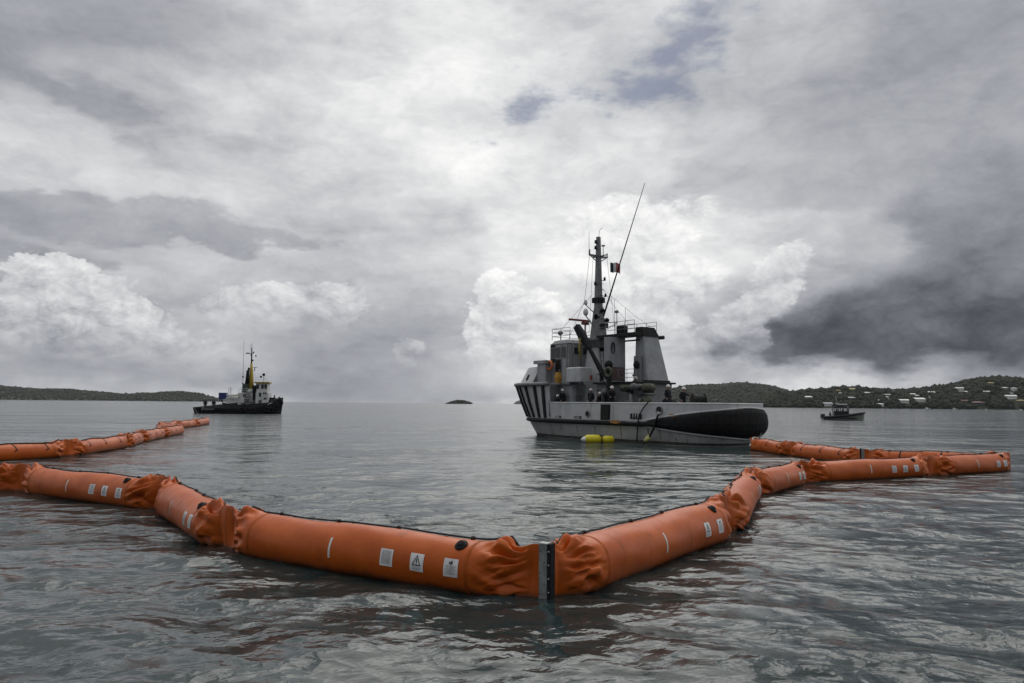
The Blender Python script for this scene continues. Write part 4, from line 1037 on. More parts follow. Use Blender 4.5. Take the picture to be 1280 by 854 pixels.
# yellow floats at the waterline
t = empty('mooring_float', on_z(741, 553, 0.0), rz=R(12))
tag(t, 'yellow twin mooring float on the water beside the grey hull', 'float')
part('float_body', M_('buoy_yellow'), lambda m: m.lathe([(.10, -.66), (.24, -.60), (.33, -.45), (.34, 0), (.33, .45), (.24, .58), (.10, .62)], 16, (0, 0, .22), 'X'), t)
part('float_body', M_('buoy_yellow'), lambda m: m.lathe([(.10, -.50), (.22, -.46), (.29, -.34), (.30, 0), (.29, .34), (.20, .46), (.10, .5)], 16, (1.18, .1, .18), 'X'), t)
part('end_cap', M_('label_white'), lambda m: m.lathe([(.24, 0), (.20, -.16), (.08, -.3), (.02, -.34)], 14, (-.58, 0, .2), 'X'), t)
part('joining_rope', M_('rope_black'), lambda m: (m.torus(.34, .035, (.62, .05, .2), 'X', 16, 6), m.tube([(.5, 0, .5), (.75, .02, .46), (1.0, .05, .42)], .04, 6)), t)
# discharge hose over the fairlead
pts = [ship_pt(*q, 4.02) for q in ((824.5, 513.5), (823, 518), (820, 526), (817, 536), (812, 546), (807, 551.5))] + [on_z(803, 556.5, -.05), on_z(797, 557.5, -.1)]
pts = [Vector(p) for p in pts]
hs = empty('hanging_hose', on_z(805, 557, 0)); tag(hs, 'black hose hanging from the aft fairlead down to the water', 'hose')
part('hose', M_('black_rubber'), lambda m: m.tube([p-hs.location for p in pts], .075, 8), hs)
part('small_float', M_('khaki_cover') if False else mat('pale_yellow', (.62, .62, .22), .5), lambda m: m.tube([pts[4]-hs.location, pts[5]-hs.location], [.17, .17], 10), hs)
part('hose_coupling', M_('rope_white'), lambda m: m.tube([pts[0]-hs.location+Vector((0, 0, -.1)), pts[1]-hs.location], .13, 10), hs)
# rope over the rail near the name, mooring line to the boom
pts = [Vector(ship_pt(*q, 3.95)) for q in ((812, 501), (805, 509), (800, 517), (797.5, 527), (796.5, 540), (796, 553))]
o = MB(); o.tube(pts, .05, 6); ro = o.build('mooring_rope', M_('rope_black')); tag(ro, 'dark rope hung over the ship rail beside the painted name', 'rope')
a_ = SM @ hull(0, .95, .46); a_ = Vector(ship_pt(952, 541, -1.2)); b_ = Vector(J[12])+Vector((.25, -.3, -.12))
o = MB(); o.tube([a_, a_.lerp(b_, .5)+Vector((0, 0, -.12)), b_], .035, 6); ro = o.build('tow_line', M_('rope_black')); tag(ro, 'short line joining the moored boom end to the stern fender', 'rope')
# ------------------------------------------------------------------ people
mat('navy_cloth', (.012, .014, .020), .85, var=.3, vscale=6)
mat('skin', (.36, .20, .13), .6, var=.08)
mat('white_helmet', (.80, .80, .78), .35, var=.04)
mat('dark_cap', (.02, .022, .03), .8)
def person_mesh(name, J_, E_, Rr):
    """one continuous body grown over a jointed skeleton"""
    me = bpy.data.meshes.new(name); names = list(J_)
    me.from_pydata([J_[n] for n in names], [(names.index(a), names.index(b)) for a, b in E_], [])
    o = bpy.data.objects.new(name, me); COL.objects.link(o)
    md = o.modifiers.new('skin', 'SKIN')
    for i, n in enumerate(names):
        r = Rr[n]; me.skin_vertices[0].data[i].radius = r if isinstance(r, tuple) else (r, r)
    me.skin_vertices[0].data[names.index('pelvis')].use_root = True
    o.modifiers.new('sub', 'SUBSURF').levels = 2
    dg = bpy.context.evaluated_depsgraph_get()
    out = bpy.data.meshes.new_from_object(o.evaluated_get(dg))
    bpy.data.objects.remove(o)
    out.materials.clear(); out.materials.append(M_('navy_cloth')); out.materials.append(M_('skin'))
    heads = [Vector(J_['head'])]; hands = [Vector(J_['hand_l']), Vector(J_['hand_r'])]; nk = J_['neck'][2]
    for p in out.polygons:
        p.use_smooth = True; c = p.center
        if (c-heads[0]).length < .17 and c.z > nk+.0 or min((c-h).length for h in hands) < .085: p.material_index = 1
    return out
BASE_R = dict(pelvis=(.20, .15), waist=(.195, .145), chest=(.235, .155), neck=.066, jaw=(.082, .092), head=(.098, .112), crown=(.07, .08),
         sho_l=.105, elb_l=.072, wri_l=.036, hand_l=(.026, .042), fin_l=(.014, .03), thu_l=.012, sho_r=.105, elb_r=.072, wri_r=.036, hand_r=(.026, .042), fin_r=(.014, .03), thu_r=.012,
         hip_l=.125, kne_l=.09, ank_l=.045, toe_l=(.045, .035), hip_r=.125, kne_r=.09, ank_r=.045, toe_r=(.045, .035), nose=.016)
def pose(lean=0.0, arms='down', stoop=0.0):
    """faces +x; lean tips the trunk forward"""
    def tr(x, z): a = lean+stoop; zz = z-.95; return (x*math.cos(a)+zz*math.sin(a), z if zz < 0 else .95+zz*math.cos(a)-x*math.sin(a))
    P = {}
    def put(n, x, y, z):
        if z > .95: X, Z = tr(x, z); P[n] = (X, y, Z)
        else: P[n] = (x, y, z)
    put('pelvis', 0, 0, .95); put('waist', 0, 0, 1.10); put('chest', .0, 0, 1.36); put('neck', .01, 0, 1.52); put('jaw', .035, 0, 1.60); put('head', .02, 0, 1.68); put('crown', .005, 0, 1.77); put('nose', .125, 0, 1.655)
    for s, k in ((1, 'l'), (-1, 'r')):
        put('sho_'+k, 0, s*.185, 1.43)
        if arms == 'down': A = ((-.03, .25, 1.15), (.10, .26, .96), (.14, .25, .88), (.17, .245, .80), (.18, .21, .90))
        elif arms == 'work': A = ((.10, .25, 1.17), (.36, .17, 1.12), (.44, .15, 1.13), (.51, .14, 1.12), (.44, .105, 1.17))
        elif arms == 'reach': A = ((.20, .24, 1.25), (.46, .18, 1.30), (.54, .17, 1.32), (.62, .165, 1.33), (.54, .13, 1.36))
        elif arms == 'one': A = ((.20, .24, 1.28), (.44, .2, 1.36), (.52, .19, 1.38), (.60, .185, 1.40), (.52, .15, 1.42)) if s > 0 else ((-.03, .25, 1.15), (.10, .26, .98), (.14, .25, .90), (.17, .245, .82), (.18, .21, .92))
        for nm, (x, y, z) in zip(('elb_', 'wri_', 'hand_', 'fin_', 'thu_'), A): P[nm+k] = None; (P.__setitem__(nm+k, (lambda q: (q[0], s*y, q[1]))(tr(x, z) if z > .95 else (x+.1*math.sin(lean), z))))
        put('hip_'+k, 0, s*.10, .90); put('kne_'+k, .03, s*.11, .50); put('ank_'+k, -.02, s*.12, .09); put('toe_'+k, .15, s*.13, .035)
    E = [('pelvis', 'waist'), ('waist', 'chest'), ('chest', 'neck'), ('neck', 'jaw'), ('jaw', 'head'), ('head', 'crown'), ('head', 'nose')]
    for k in 'lr':
        E += [('chest', 'sho_'+k), ('sho_'+k, 'elb_'+k), ('elb_'+k, 'wri_'+k), ('wri_'+k, 'hand_'+k), ('hand_'+k, 'fin_'+k), ('hand_'+k, 'thu_'+k), ('pelvis', 'hip_'+k), ('hip_'+k, 'kne_'+k), ('kne_'+k, 'ank_'+k), ('ank_'+k, 'toe_'+k)]
    return P, E
POSES = {}
for nm, a in (('stand', dict()), ('work', dict(lean=.25, arms='work')), ('reach', dict(lean=.4, arms='reach')), ('one', dict(lean=.05, arms='one')), ('stoop', dict(lean=.75, arms='reach'))):
    P_, E_ = pose(**a); POSES[nm] = (person_mesh('body', P_, E_, BASE_R), Vector(P_['head']), a.get('lean', 0.0))
def helmet_mesh():
    m = MB(); m.lathe([(.150, -.005), (.152, .005), (.128, .012), (.124, .05), (.105, .10), (.065, .135), (.001, .147)], 16)
    m.loft([[(.10, -.09, .0), (.10, .09, .0), (.10, .09, .012), (.10, -.09, .012)], [(.19, -.06, -.012), (.19, .06, -.012), (.19, .06, -.004), (.19, -.06, -.004)]])
    o = m.build('helmet', M_('white_helmet')); me = o.data; bpy.data.objects.remove(o); return me
HELM = helmet_mesh()
def person(loc, face, kind, label, helmet=True, scale=1.0, group='crew working on deck', vest=False):
    me, hd, lean = POSES[kind]
    t = empty('person', loc, rz=face); t.scale = (scale,)*3
    tag(t, label, 'person', group)
    link(bpy.data.objects.new('body', me), t)
    h = bpy.data.objects.new('helmet' if helmet else 'cap', HELM if helmet else HELM.copy())
    if not helmet: h.data.materials.clear(); h.data.materials.append(M_('dark_cap'))
    link(h, t); h.location = hd+Vector((.005, 0, .045)); h.rotation_euler = (0, lean*.6, 0)
    return t
SH = R(90)+SHIP_A
def crew(px, yl, dz, face, kind, label, helmet=True, scale=1.0):
    x, _ = sloc(px, 495, yl); person(ship_at(x, yl, dz), SH+face, kind, label, helmet, scale*1.04)
D0 = 2.12
crew(703, 3.0, D0, R(180), 'stand', 'person in dark clothes and white helmet beside the striped bow', scale=1.0)
crew(698, 3.15, D0-.25, R(120), 'work', 'stooping person partly hidden next to the one by the striped bow', scale=.9)
crew(739, 2.9, D0, R(100), 'stand', 'person in white helmet standing below the folded crane', scale=1.0)
crew(747, 3.1, D0-.12, R(200), 'work', 'shorter person in white helmet between two others below the crane', scale=.93)
crew(752, 2.7, D0, R(60), 'work', 'bareheaded person in dark clothes behind the black side fender', helmet=False, scale=.96)
crew(764, 3.1, D0+.12, R(150), 'work', 'person in white helmet bending at the rail above the black side fender', scale=1.04)
x, z = sloc(790, 483, 2.0); person(ship_at(x, 2.0, 3.15), SH+R(200), 'reach', 'person in white helmet climbing beside the khaki canister', scale=1.0)
crew(835, 1.2, D0+.15, R(180), 'stand', 'person in white helmet at the foot of the larger uptake', scale=1.05)
crew(854, 1.4, D0+.05, R(170), 'one', 'person in white helmet with one hand on the hose reel', scale=1.0)
x, _ = sloc(790, 485, 2.0)
m = MB(); m.box((x-.5, 1.6, 3.02), (x+.6, 2.4, 3.14)); m.box((x-.45, 1.65, 1.76), (x-.35, 1.75, 3.02)); m.box((x+.45, 1.65, 1.76), (x+.55, 1.75, 3.02)); m.box((x-.45, 2.25, 1.76), (x-.35, 2.35, 3.02)); m.box((x+.45, 2.25, 1.76), (x+.55, 2.35, 3.02)); m.build('work_step', M_('ship_grey_dark'), ship)
for px, yl, h_ in ((835, 1.2, .15), (764, 3.1, .12), (854, 1.4, .05)):
    x, _ = sloc(px, 495, yl); m = MB(); m.box((x-.5, yl-.45, 2.105), (x+.5, yl+.45, 2.12+h_-.002)); m.build('deck_grating', M_('ship_grey_dark'), ship)
# ------------------------------------------------------------------ black-hulled tug beyond the left boom line
mat('tug_black', (.011, .012, .014), .75, spec=.2, var=.3, vscale=2)
mat('tug_white', (.68, .68, .65), .5, var=.12, vscale=1.5, stain=((.22, .17, .12), .7, 1.5))
mat('tug_grey', (.28, .28, .27), .6, var=.2)
mat('mast_yellow', (.42, .30, .02), .5, var=.15)
mat('tug_blue', (.03, .04, .16), .5, var=.2)
mat('tug_green', (.035, .05, .042), .6, var=.2)
TY = on_z(298, 517, 0.0)
tug = empty('harbour_tug', (TY.x, TY.y, 0), rz=R(8)); tag(tug, 'black-hulled harbour tug with white deckhouse and yellow mast', 'tugboat')
TM = Matrix.Translation((TY.x, TY.y, 0)) @ Matrix.Rotation(R(8), 4, 'Z'); TMI = TM.inverted()
def tl(px, py, yl=0.0):
    o = TMI @ Vector((0, 0, CAM_H)); d = TMI.to_3x3() @ ray(px, py); t = (yl-o.y)/d.y; p = o+d*t; return p.x, p.z
TPM = abs(tl(350, 500)[0]-tl(250, 500)[0])/100            # metres per pixel there
XS, XB = tl(241, 515)[0], tl(354, 500)[0]
SHEER = lambda q: float(np.interp(q, (0, .25, .4, .52, .70, .85, .93, 1.0), (1.35, 1.28, 1.18, 1.14, 1.4, 2.1, 3.0, 3.7)))
def thull(m):
    n = 40; rings = []
    prof = [(-.9, .78, .92), (0.0, .92, .965), (.75, 1.0, 1.0), (1.0, 1.0, 1.0)]
    for zf, bf, lf in prof:
        ring = []
        for sgn in (1, -1):
            for i in range(n):
                q = i/(n-1) if sgn > 0 else 1-i/(n-1)
                x = XS*lf+(XB*lf-XS*lf)*q
                b = 3.0*bf*min(1, (q/.07)**.5 if q < .07 else 1)*(1 if q < .62 else math.sqrt(max(0, 1-((q-.62)/.38)**2.3)))
                sheer = SHEER(q)
                z = -.9 if zf < 0 else sheer*zf
                ring.append((x, -sgn*b, z))
        rings.append(ring)
    m.loft(rings, caps=True, smooth=False)
part('hull', M_('tug_black'), thull, tug)
def sheer_at(x): return SHEER((x-XS)/(XB-XS))
x0, x1 = tl(284, 500)[0], tl(337, 500)[0]
def tbox(name, mt, p0, p1, y, parent=tug, tp=0.0):
    a, zt_ = tl(p0[0], p0[1]); b, zb_ = tl(p1[0], p1[1])
    return part(name, mt, lambda m: taper(m, (a, b, -y, y), (a+tp, b-tp, -y+tp, y-tp), zb_, zt_, .06), parent)
tbox('deckhouse', M_('tug_white'), (300, 491), (337, 511), 2.0)
tbox('upper_house', M_('tug_white'), (321, 487), (336, 492), 1.7)
wh2 = tbox('wheelhouse', M_('tug_white'), (321.5, 479.5), (336, 487.5), 1.6)
tbox('wheelhouse_roof', M_('mast_yellow'), (320, 477.6), (338, 479.6), 1.9)
def twin(pa, pb, y, parent, nm='window'):
    a, zt_ = tl(*pa); b, zb_ = tl(*pb)
    for s in (1, -1):
        f = part(nm, M_('tug_black'), lambda m: m.box((a, min(s*y, s*y+s*.03), zb_), (b, max(s*y, s*y+s*.03), zt_)), parent)
        part('pane', M_('window_glass'), lambda m: m.box((a+.06, min(s*y+s*.03, s*y+s*.045), zb_+.06), (b-.06, max(s*y+s*.03, s*y+s*.045), zt_-.06)), f)
for a in (322.5, 328.3, 332.2): twin((a, 481), (a+2.8, 486.3), 1.6, wh2)
for a in (331, 333.5): twin((a, 490.6), (a+1.6, 493.3), 2.0, tug, 'porthole')
twin((326, 491), (328.4, 496), 2.0, tug, 'porthole'); twin((331.5, 497.5), (335, 499.5), 2.0, tug, 'porthole')
tbox('stair_recess', M_('tug_black'), (318.0, 482), (321.3, 509.5), 2.03)
tbox('funnel', M_('tug_green'), (303.4, 480), (312, 491), 1.1, tp=.15)
a, z_ = tl(309, 463); b, z2 = tl(306, 482)
part('exhaust_stack', M_('tug_black'), lambda m: (m.tube([(b+.3, .5, z2), (b+.5, .5, z2+1.6), (a, .5, z_)], [.5, .42, .28], 10), m.tube([(b+.6, -.5, z2), (b+.6, -.5, z2+2.2), (a+.5, -.5, z_+.6)], [.45, .35, .2], 10)), tug)
mxx = tl(314, 480)[0]; mz0 = tl(314, 492)[1]; mz1 = tl(313, 454)[1]; mz2 = tl(313, 428)[1]
tm = part('mast', M_('mast_yellow'), lambda m: m.tube([(mxx, 0, mz0), (mxx, 0, (mz0+mz1)/2), (mxx-.1, 0, mz1)], [.70, .46, .24], 10), tug)
part('topmast', M_('tug_black'), lambda m: (m.tube([(mxx-.1, 0, mz1), (mxx-.15, 0, mz2-1.2)], [.17, .11], 8), m.tube([(mxx-.15, 0, mz2-1.2), (mxx-.15, 0, mz2)], [.05, .02], 6), m.tube([(mxx-.5, .2, mz2-2.4), (mxx-.5, .2, mz2-.4)], .025, 5)), tm)
def yard_(m, zz, l): m.tube([(mxx-l, 0, zz), (mxx+.3, 0, zz)], .06, 6); m.box((mxx-l+.2, -.1, zz), (mxx-l+.9, .1, zz+.2))
part('crosstree', M_('tug_black'), lambda m: (yard_(m, tl(305, 442)[1], 1.5), m.tube([(mxx, 0, tl(320, 459.5)[1]), (mxx+1.3, 0, tl(320, 459)[1])], .05, 6), m.tube([(mxx+.7, 0, tl(320, 459.5)[1]), (mxx+.6, 0, tl(320, 464)[1])], .09, 6)), tm)
for zz, dx in ((440.5, .25), (450.5, .2), (444, -.25), (445, .8)): part('mast_light', M_('tug_black'), lambda m: m.lathe([(.14, -.15), (.17, 0), (.14, .15), (.02, .18)], 8, (mxx+dx, 0, tl(313, zz)[1])), tm)
ax = tl(302.3, 480)[0]
part('whip_antenna', M_('tug_black'), lambda m: (m.tube([(ax, 1.0, tl(302, 484)[1]), (ax, 1.0, tl(302, 472)[1]), (ax-.1, 1.0, tl(302, 424)[1])], [.06, .05, .02], 5), m.ball((ax, 1.0, tl(302, 471)[1]), .2), m.ball((ax, 1.0, tl(302, 479.5)[1]), .18)), tug)
part('searchlight', M_('tug_black'), lambda m: (m.tube([(tl(329.6, 478)[0], 0, tl(329, 478)[1]), (tl(329.6, 478)[0], 0, tl(329, 469)[1])], .06, 6), m.ball((tl(329.7, 469)[0], 0, tl(329.7, 468.5)[1]), .34), m.ball((tl(326, 469)[0], .3, tl(326, 471)[1]), .25)), tug)
part('roof_rail', M_('tug_white'), lambda m: rail(m, [(tl(321, 478)[0], -1.5), (tl(335, 478)[0], -1.5)], tl(330, 477.6)[1], .9, 2, .03, 1.2), tug)
part('foam_monitor_platform', M_('tug_white'), lambda m: (m.tube([(tl(283, 494)[0], -.6, tl(283, 494.5)[1]), (tl(303, 493)[0], -.6, tl(303, 494)[1])], .28, 8), m.tube([(tl(285, 497)[0], .5, tl(285, 497)[1]), (tl(303, 497)[0], .5, tl(303, 497)[1])], .3, 8), m.box((tl(284, 498)[0], -1.4, tl(284, 498.5)[1]), (tl(303, 498)[0], 1.4, tl(303, 497.2)[1]))), tug)
tbox('engine_casing', M_('tug_white'), (284, 498.6), (300, 510), 1.3)
tbox('casing_band', M_('mast_yellow'), (289, 508), (303, 510.2), 1.5)
tbox('blue_tank', M_('tug_blue'), (274.5, 491), (283.5, 499.3), .9)
part('tank_support', M_('tug_black'), lambda m: (m.tube([(tl(277, 499)[0], 0, tl(277, 499.2)[1]), (tl(280, 509)[0], 0, 1.3)], .12, 6), m.tube([(tl(283, 499)[0], 0, tl(283, 499)[1]), (tl(284, 509)[0], 0, 1.3)], .14, 6)), tug)
part('antenna_pair', M_('tug_black'), lambda m: (m.tube([(tl(286.2, 494)[0], 0, tl(286, 494)[1]), (tl(286.2, 485)[0], 0, tl(286, 485)[1])], .05, 5), m.tube([(tl(288.6, 494)[0], 0, tl(288, 494)[1]), (tl(288.6, 484)[0], 0, tl(288, 484)[1])], .06, 5)), tug)
tbox('towing_winch', M_('tug_black'), (278, 503.5), (286, 510), 1.0, tp=.3)
for (px, py) in ((302, 512.5), (309, 513), (313.5, 513.5), (317, 513), (334, 512.5), (337, 512), (342, 512.5), (344, 509.5)):
    x, z = tl(px, py, -3.1); q = (x-XS)/(XB-XS); yb = -3.0*(1 if q < .62 else math.sqrt(max(0, 1-((q-.62)/.38)**2.3)))-.1
    part('tyre_fender', M_('black_rubber'), lambda m: m.torus(.42, .17, (x, yb, max(.55, z)), 'Y', 16, 8), tug)
for k, (px, py) in enumerate(((346, 503), (349, 500), (352, 503), (350.5, 507), (347.5, 511), (345.5, 507))):
    x, z = tl(px, py, -.8); part('bow_tyre', M_('black_rubber'), lambda m: m.torus(.5, .24, (x, -.9+.2*k, z), 'X', 14, 8), tug)
part('bow_bulwark_rail', M_('tug_white'), lambda m: m.tube([(tl(337, 507)[0], -2.6, tl(337, 506)[1]), (tl(344, 502.5)[0], -1.9, tl(344, 502.5)[1]), (tl(347, 499)[0], -1.0, tl(347, 499.5)[1])], .1, 6), tug)
tbox('windlass', M_('tug_black'), (337.5, 497), (344, 506), .8)
part('bow_post', M_('tug_black'), lambda m: m.tube([(tl(343, 497)[0], 0, tl(343, 500)[1]), (tl(343, 494)[0], 0, tl(343, 494)[1])], .14, 8), tug)
for k, (px, py, w_, h_) in enumerate(((301.5, 493.5, 1.1, .9), (306, 494, .8, .7), (311, 493, 1.0, 1.1), (303, 500, .9, 1.3), (309, 501, 1.2, .9), (314, 499, .7, 1.4))):
    x, z = tl(px, py, -2.0)
    part('deck_fitting', M_(('tug_white', 'hydraulic_grey', 'tug_grey')[k % 3]), lambda m: m.cbox((x-w_/2, -2.35, z-h_/2), (x+w_/2, -2.01, z+h_/2), .05), tug)
for px in (304.5, 316, 325): 
    x, z = tl(px, 505, -2.0); part('door', M_('hydraulic_grey'), lambda m: m.cbox((x-.35, -2.06, z-.9), (x+.35, -2.01, z+.9), .02), tug)
part('deckhouse_rail', M_('tug_white'), lambda m: rail(m, [(tl(300, 491)[0], -1.9), (tl(321, 491)[0], -1.9)], tl(310, 491)[1], .95, 2, .03, 1.0), tug)
part('liferaft', M_('label_white'), lambda m: m.lathe([(.2, -.6), (.32, -.5), (.32, .5), (.2, .6)], 12, (tl(315, 489)[0], -1.5, tl(315, 489)[1]), 'X'), tug)
part('side_rail', M_('tug_black'), lambda m: rail(m, [(tl(286, 509)[0], -2.8), (tl(318, 509)[0], -2.8)], 1.1, .9, 2, .03, 1.4), tug)
# faded name on the quarter
m = MB()
for (a, b, w_, h_) in ((252.2, 511.3, .14, .62), (253, 509.9, .35, .12)): 
    x, z = tl(a, b, -3.05); m.box((x, -3.06, z-h_/2), (x+w_, -3.045, z+h_/2))
rr_ = random.Random(3)
for k in range(9):
    x, z = tl(254.6+k*1.5, 511.6, -3.05); m.box((x, -3.06, z-.16), (x+.06, -3.045, z+.16)); m.box((x, -3.06, z+.10), (x+.17, -3.045, z+.16))
    if rr_.random() < .6: m.box((x, -3.06, z-.16), (x+.17, -3.045, z-.10))
m.build('faded_name', mat('faded_white', (.42, .43, .43), .7), tug)
for px, lb_ in ((256.5, 'dark figure standing on the tug aft deck, next to the stern'), (267, 'dark figure standing on the tug aft deck, nearer the blue tank')):
    x, z = tl(px, 509); person(TM @ Vector((x, 0, sheer_at(x)-.35)), R(-80), 'stand', lb_, helmet=False, scale=1.0, group='crew on the black tug').scale = (1.45, 1.45, 1.12)
part('aft_deck', M_('tug_black'), lambda m: m.box((XS+1.2, -2.4, .6), (tl(280, 510)[0], 2.4, .96)), tug)
# tow line from the last boom section to the tug
a_ = Vector(K[9])+Vector((0, 0, -.25)); b_ = TM @ Vector((XS+.3, 0, 1.2))
o = MB(); o.tube([a_, a_.lerp(b_, .35)+Vector((0, 0, -.45)), a_.lerp(b_, .7)+Vector((0, 0, -.35)), b_], .05, 6); ro = o.build('tow_line', M_('rope_black')); tag(ro, 'long tow line from the last boom section to the black tug', 'rope')

# ------------------------------------------------------------------ patrol boat on the right
mat('rib_hull', (.34, .35, .30), .45, var=.12); mat('rib_tube', (.014, .014, .016), .5, var=.2)
BYp = on_z(1054, 525.3, 0.0)
rib = empty('patrol_boat', (BYp.x, BYp.y, 0), rz=R(-10)); tag(rib, 'small dark rigid inflatable patrol boat with an open cabin', 'boat')
RM = Matrix.Translation((BYp.x, BYp.y, 0)) @ Matrix.Rotation(R(-10), 4, 'Z')
Lr = 8.1
def rx(q): return -Lr/2+Lr*q
def sh(q): return .62+.95*max(0, (q-.1)/.9)**1.4
def ribhull(m):
    rings = []
    for zf in (0, .5, 1):
        ring = []
        for sgn in (1, -1):
            for i in range(18):
                q = i/17 if sgn > 0 else 1-i/17
                keel = -.35+.5*max(0, (q-.72)/.28)**1.5
                b = 1.15*(1 if q < .5 else math.sqrt(max(0, 1-((q-.5)/.5)**2.2)))*(0.5+.5*zf)
                ring.append((rx(q)+.35*zf*(q > .7)*(q-.7), -sgn*b, keel+(sh(q)-.1-keel)*zf))
        rings.append(ring)
    m.loft(rings, caps=True)
part('hull', M_('rib_hull'), ribhull, rib)
def tubeside(s): return [(rx(q)+.25*max(0, q-.7), s*(1.25*(1 if q < .5 else math.sqrt(max(0, 1-((q-.5)/.5)**2.4)))), sh(q)) for q in np.linspace(0, 1, 24)]
part('buoyancy_tube', M_('rib_tube'), lambda m: m.tube(tubeside(1)+list(reversed(tubeside(-1)))[1:], .25, 10), rib)
part('deck', M_('rib_tube'), lambda m: m.box((rx(.02), -1.0, .35), (rx(.8), 1.0, .52)), rib)
cab = part('cabin_base', M_('rib_tube'), lambda m: taper(m, (rx(.26), rx(.64), -.8, .8), (rx(.27), rx(.62), -.78, .78), .52, 1.85, .08), rib)
for q in (.27, .42, .62):
    for s in (1, -1): part('cabin_post', M_('rib_tube'), lambda m: m.tube([(rx(q), s*.76, 1.8), (rx(q)-.05, s*.7, 3.0)], .07, 6), rib)
part('cabin_roof', M_('rib_tube'), lambda m: m.cbox((rx(.25), -.85, 3.0), (rx(.64), .85, 3.15), .04), rib)
part('windscreen', M_('window_glass'), lambda m: m.loft([[(rx(.625), -.7, 1.86), (rx(.625), .7, 1.86), (rx(.63), .7, 1.86), (rx(.63), -.7, 1.86)], [(rx(.615), -.68, 2.98), (rx(.615), .68, 2.98), (rx(.62), .68, 2.98), (rx(.62), -.68, 2.98)]]), rib)
part('radar_arch', M_('label_white'), lambda m: (m.tube([(rx(.36), -.6, 3.15), (rx(.34), -.5, 3.5), (rx(.34), .5, 3.5), (rx(.36), .6, 3.15)], .05, 6), m.cbox((rx(.38), -.3, 3.16), (rx(.60), .3, 3.34), .05), m.tube([(rx(.37), 0, 3.5), (rx(.33), 0, 4.9)], .03, 5)), rib)
part('outboard_engine', M_('rib_tube'), lambda m: (m.cbox((rx(-.03), -.75, .3), (rx(.05), -.2, 1.25), .08), m.cbox((rx(-.03), .2, .3), (rx(.05), .75, 1.25), .08)), rib)
for q, y, f, lb_ in ((.34, -.45, 0, 'dark-clad person standing in the open cabin of the patrol boat, at the back'), (.49, .35, 0, 'dark-clad person at the helm behind the patrol boat windscreen'), (.18, -.3, 40, 'dark-clad person seated low behind the patrol boat cabin')):
    person(RM @ Vector((rx(q), y, .52 if q > .2 else .20)), R(-10+f), 'stand' if q != .49 else 'work', lb_, helmet=False, scale=1.15 if q > .2 else .8, group='crew of the patrol boat')
# ------------------------------------------------------------------ land: islands and the settled shore
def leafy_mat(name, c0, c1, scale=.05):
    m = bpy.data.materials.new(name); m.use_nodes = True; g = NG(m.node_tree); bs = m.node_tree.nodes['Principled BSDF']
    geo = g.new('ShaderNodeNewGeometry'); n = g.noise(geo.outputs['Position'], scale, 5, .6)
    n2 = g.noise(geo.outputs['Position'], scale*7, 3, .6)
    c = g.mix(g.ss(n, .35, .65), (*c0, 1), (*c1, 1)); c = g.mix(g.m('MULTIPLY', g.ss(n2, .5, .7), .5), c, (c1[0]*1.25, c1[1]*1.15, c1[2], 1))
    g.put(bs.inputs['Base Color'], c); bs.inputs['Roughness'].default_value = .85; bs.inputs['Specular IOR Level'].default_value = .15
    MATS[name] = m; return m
leafy_mat('far_scrub', (.030, .037, .024), (.050, .058, .038), .02)
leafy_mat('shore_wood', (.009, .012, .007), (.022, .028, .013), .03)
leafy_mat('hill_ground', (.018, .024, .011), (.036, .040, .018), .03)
rsl = np.random.RandomState(21)
def vnoise(x, y, seed, n=6):
    r = np.random.RandomState(seed); z = np.zeros_like(x)
    for i in range(n):
        f = 2.0**i; a = r.uniform(0, 6.28, 3); z += np.sin(x*f+a[0]+1.3*np.sin(y*f*.8+a[1]))*np.cos(y*f*.9+a[2])/f**1.05
    return z
class Land:
    """hill whose crest passes behind the skyline points; base = distance, depth = thickness"""
    def __init__(s, name, sky, y0, depth, seed, mt, amp=.10, nu=160, nv=26):
        s.px = np.array([p[0] for p in sky], float); s.py = np.array([p[1] for p in sky], float)
        s.y0, s.depth, s.seed, s.amp = y0, depth, seed, amp
        s.x0 = at_d(sky[0][0], sky[0][1], y0+depth*.45).x; s.x1 = at_d(sky[-1][0], sky[-1][1], y0+depth*.45).x
        yc = y0+depth*.45
        s.cx = np.array([at_d(a, b, yc).x for a, b in sky]); s.cz = np.array([max(-2.0, at_d(a, b, yc).z) for a, b in sky])
        X, V = np.meshgrid(np.linspace(s.x0, s.x1, nu), np.linspace(0, 1, nv), indexing='ij')
        Y = y0+depth*V; Z = s.height(X, Y)
        o = grid_obj(name, np.stack([X, Y, Z], -1).reshape(-1, 3), nu, nv, mt); tag(o, kind='structure'); s.o = o
    def height(s, X, Y):
        v = (Y-s.y0)/s.depth
        h = np.interp(X, s.cx, s.cz)
        # smooth the polyline a little
        w = (s.x1-s.x0)*.008; h = (h+np.interp(X-w, s.cx, s.cz)+np.interp(X+w, s.cx, s.cz))/3
        prof = np.where(v < .45, np.sin(np.clip(v/.45, 0, 1)*np.pi/2)**.8, np.cos(np.clip((v-.45)/.55, 0, 1)*np.pi/2))
        nz = vnoise(X/60, Y/60, s.seed)*s.amp*np.maximum(h, 0)*np.sin(np.clip(v, 0, 1)*np.pi)*(v < .42)
        return (np.maximum(h, -2)+2)*prof-1.5+nz*.6
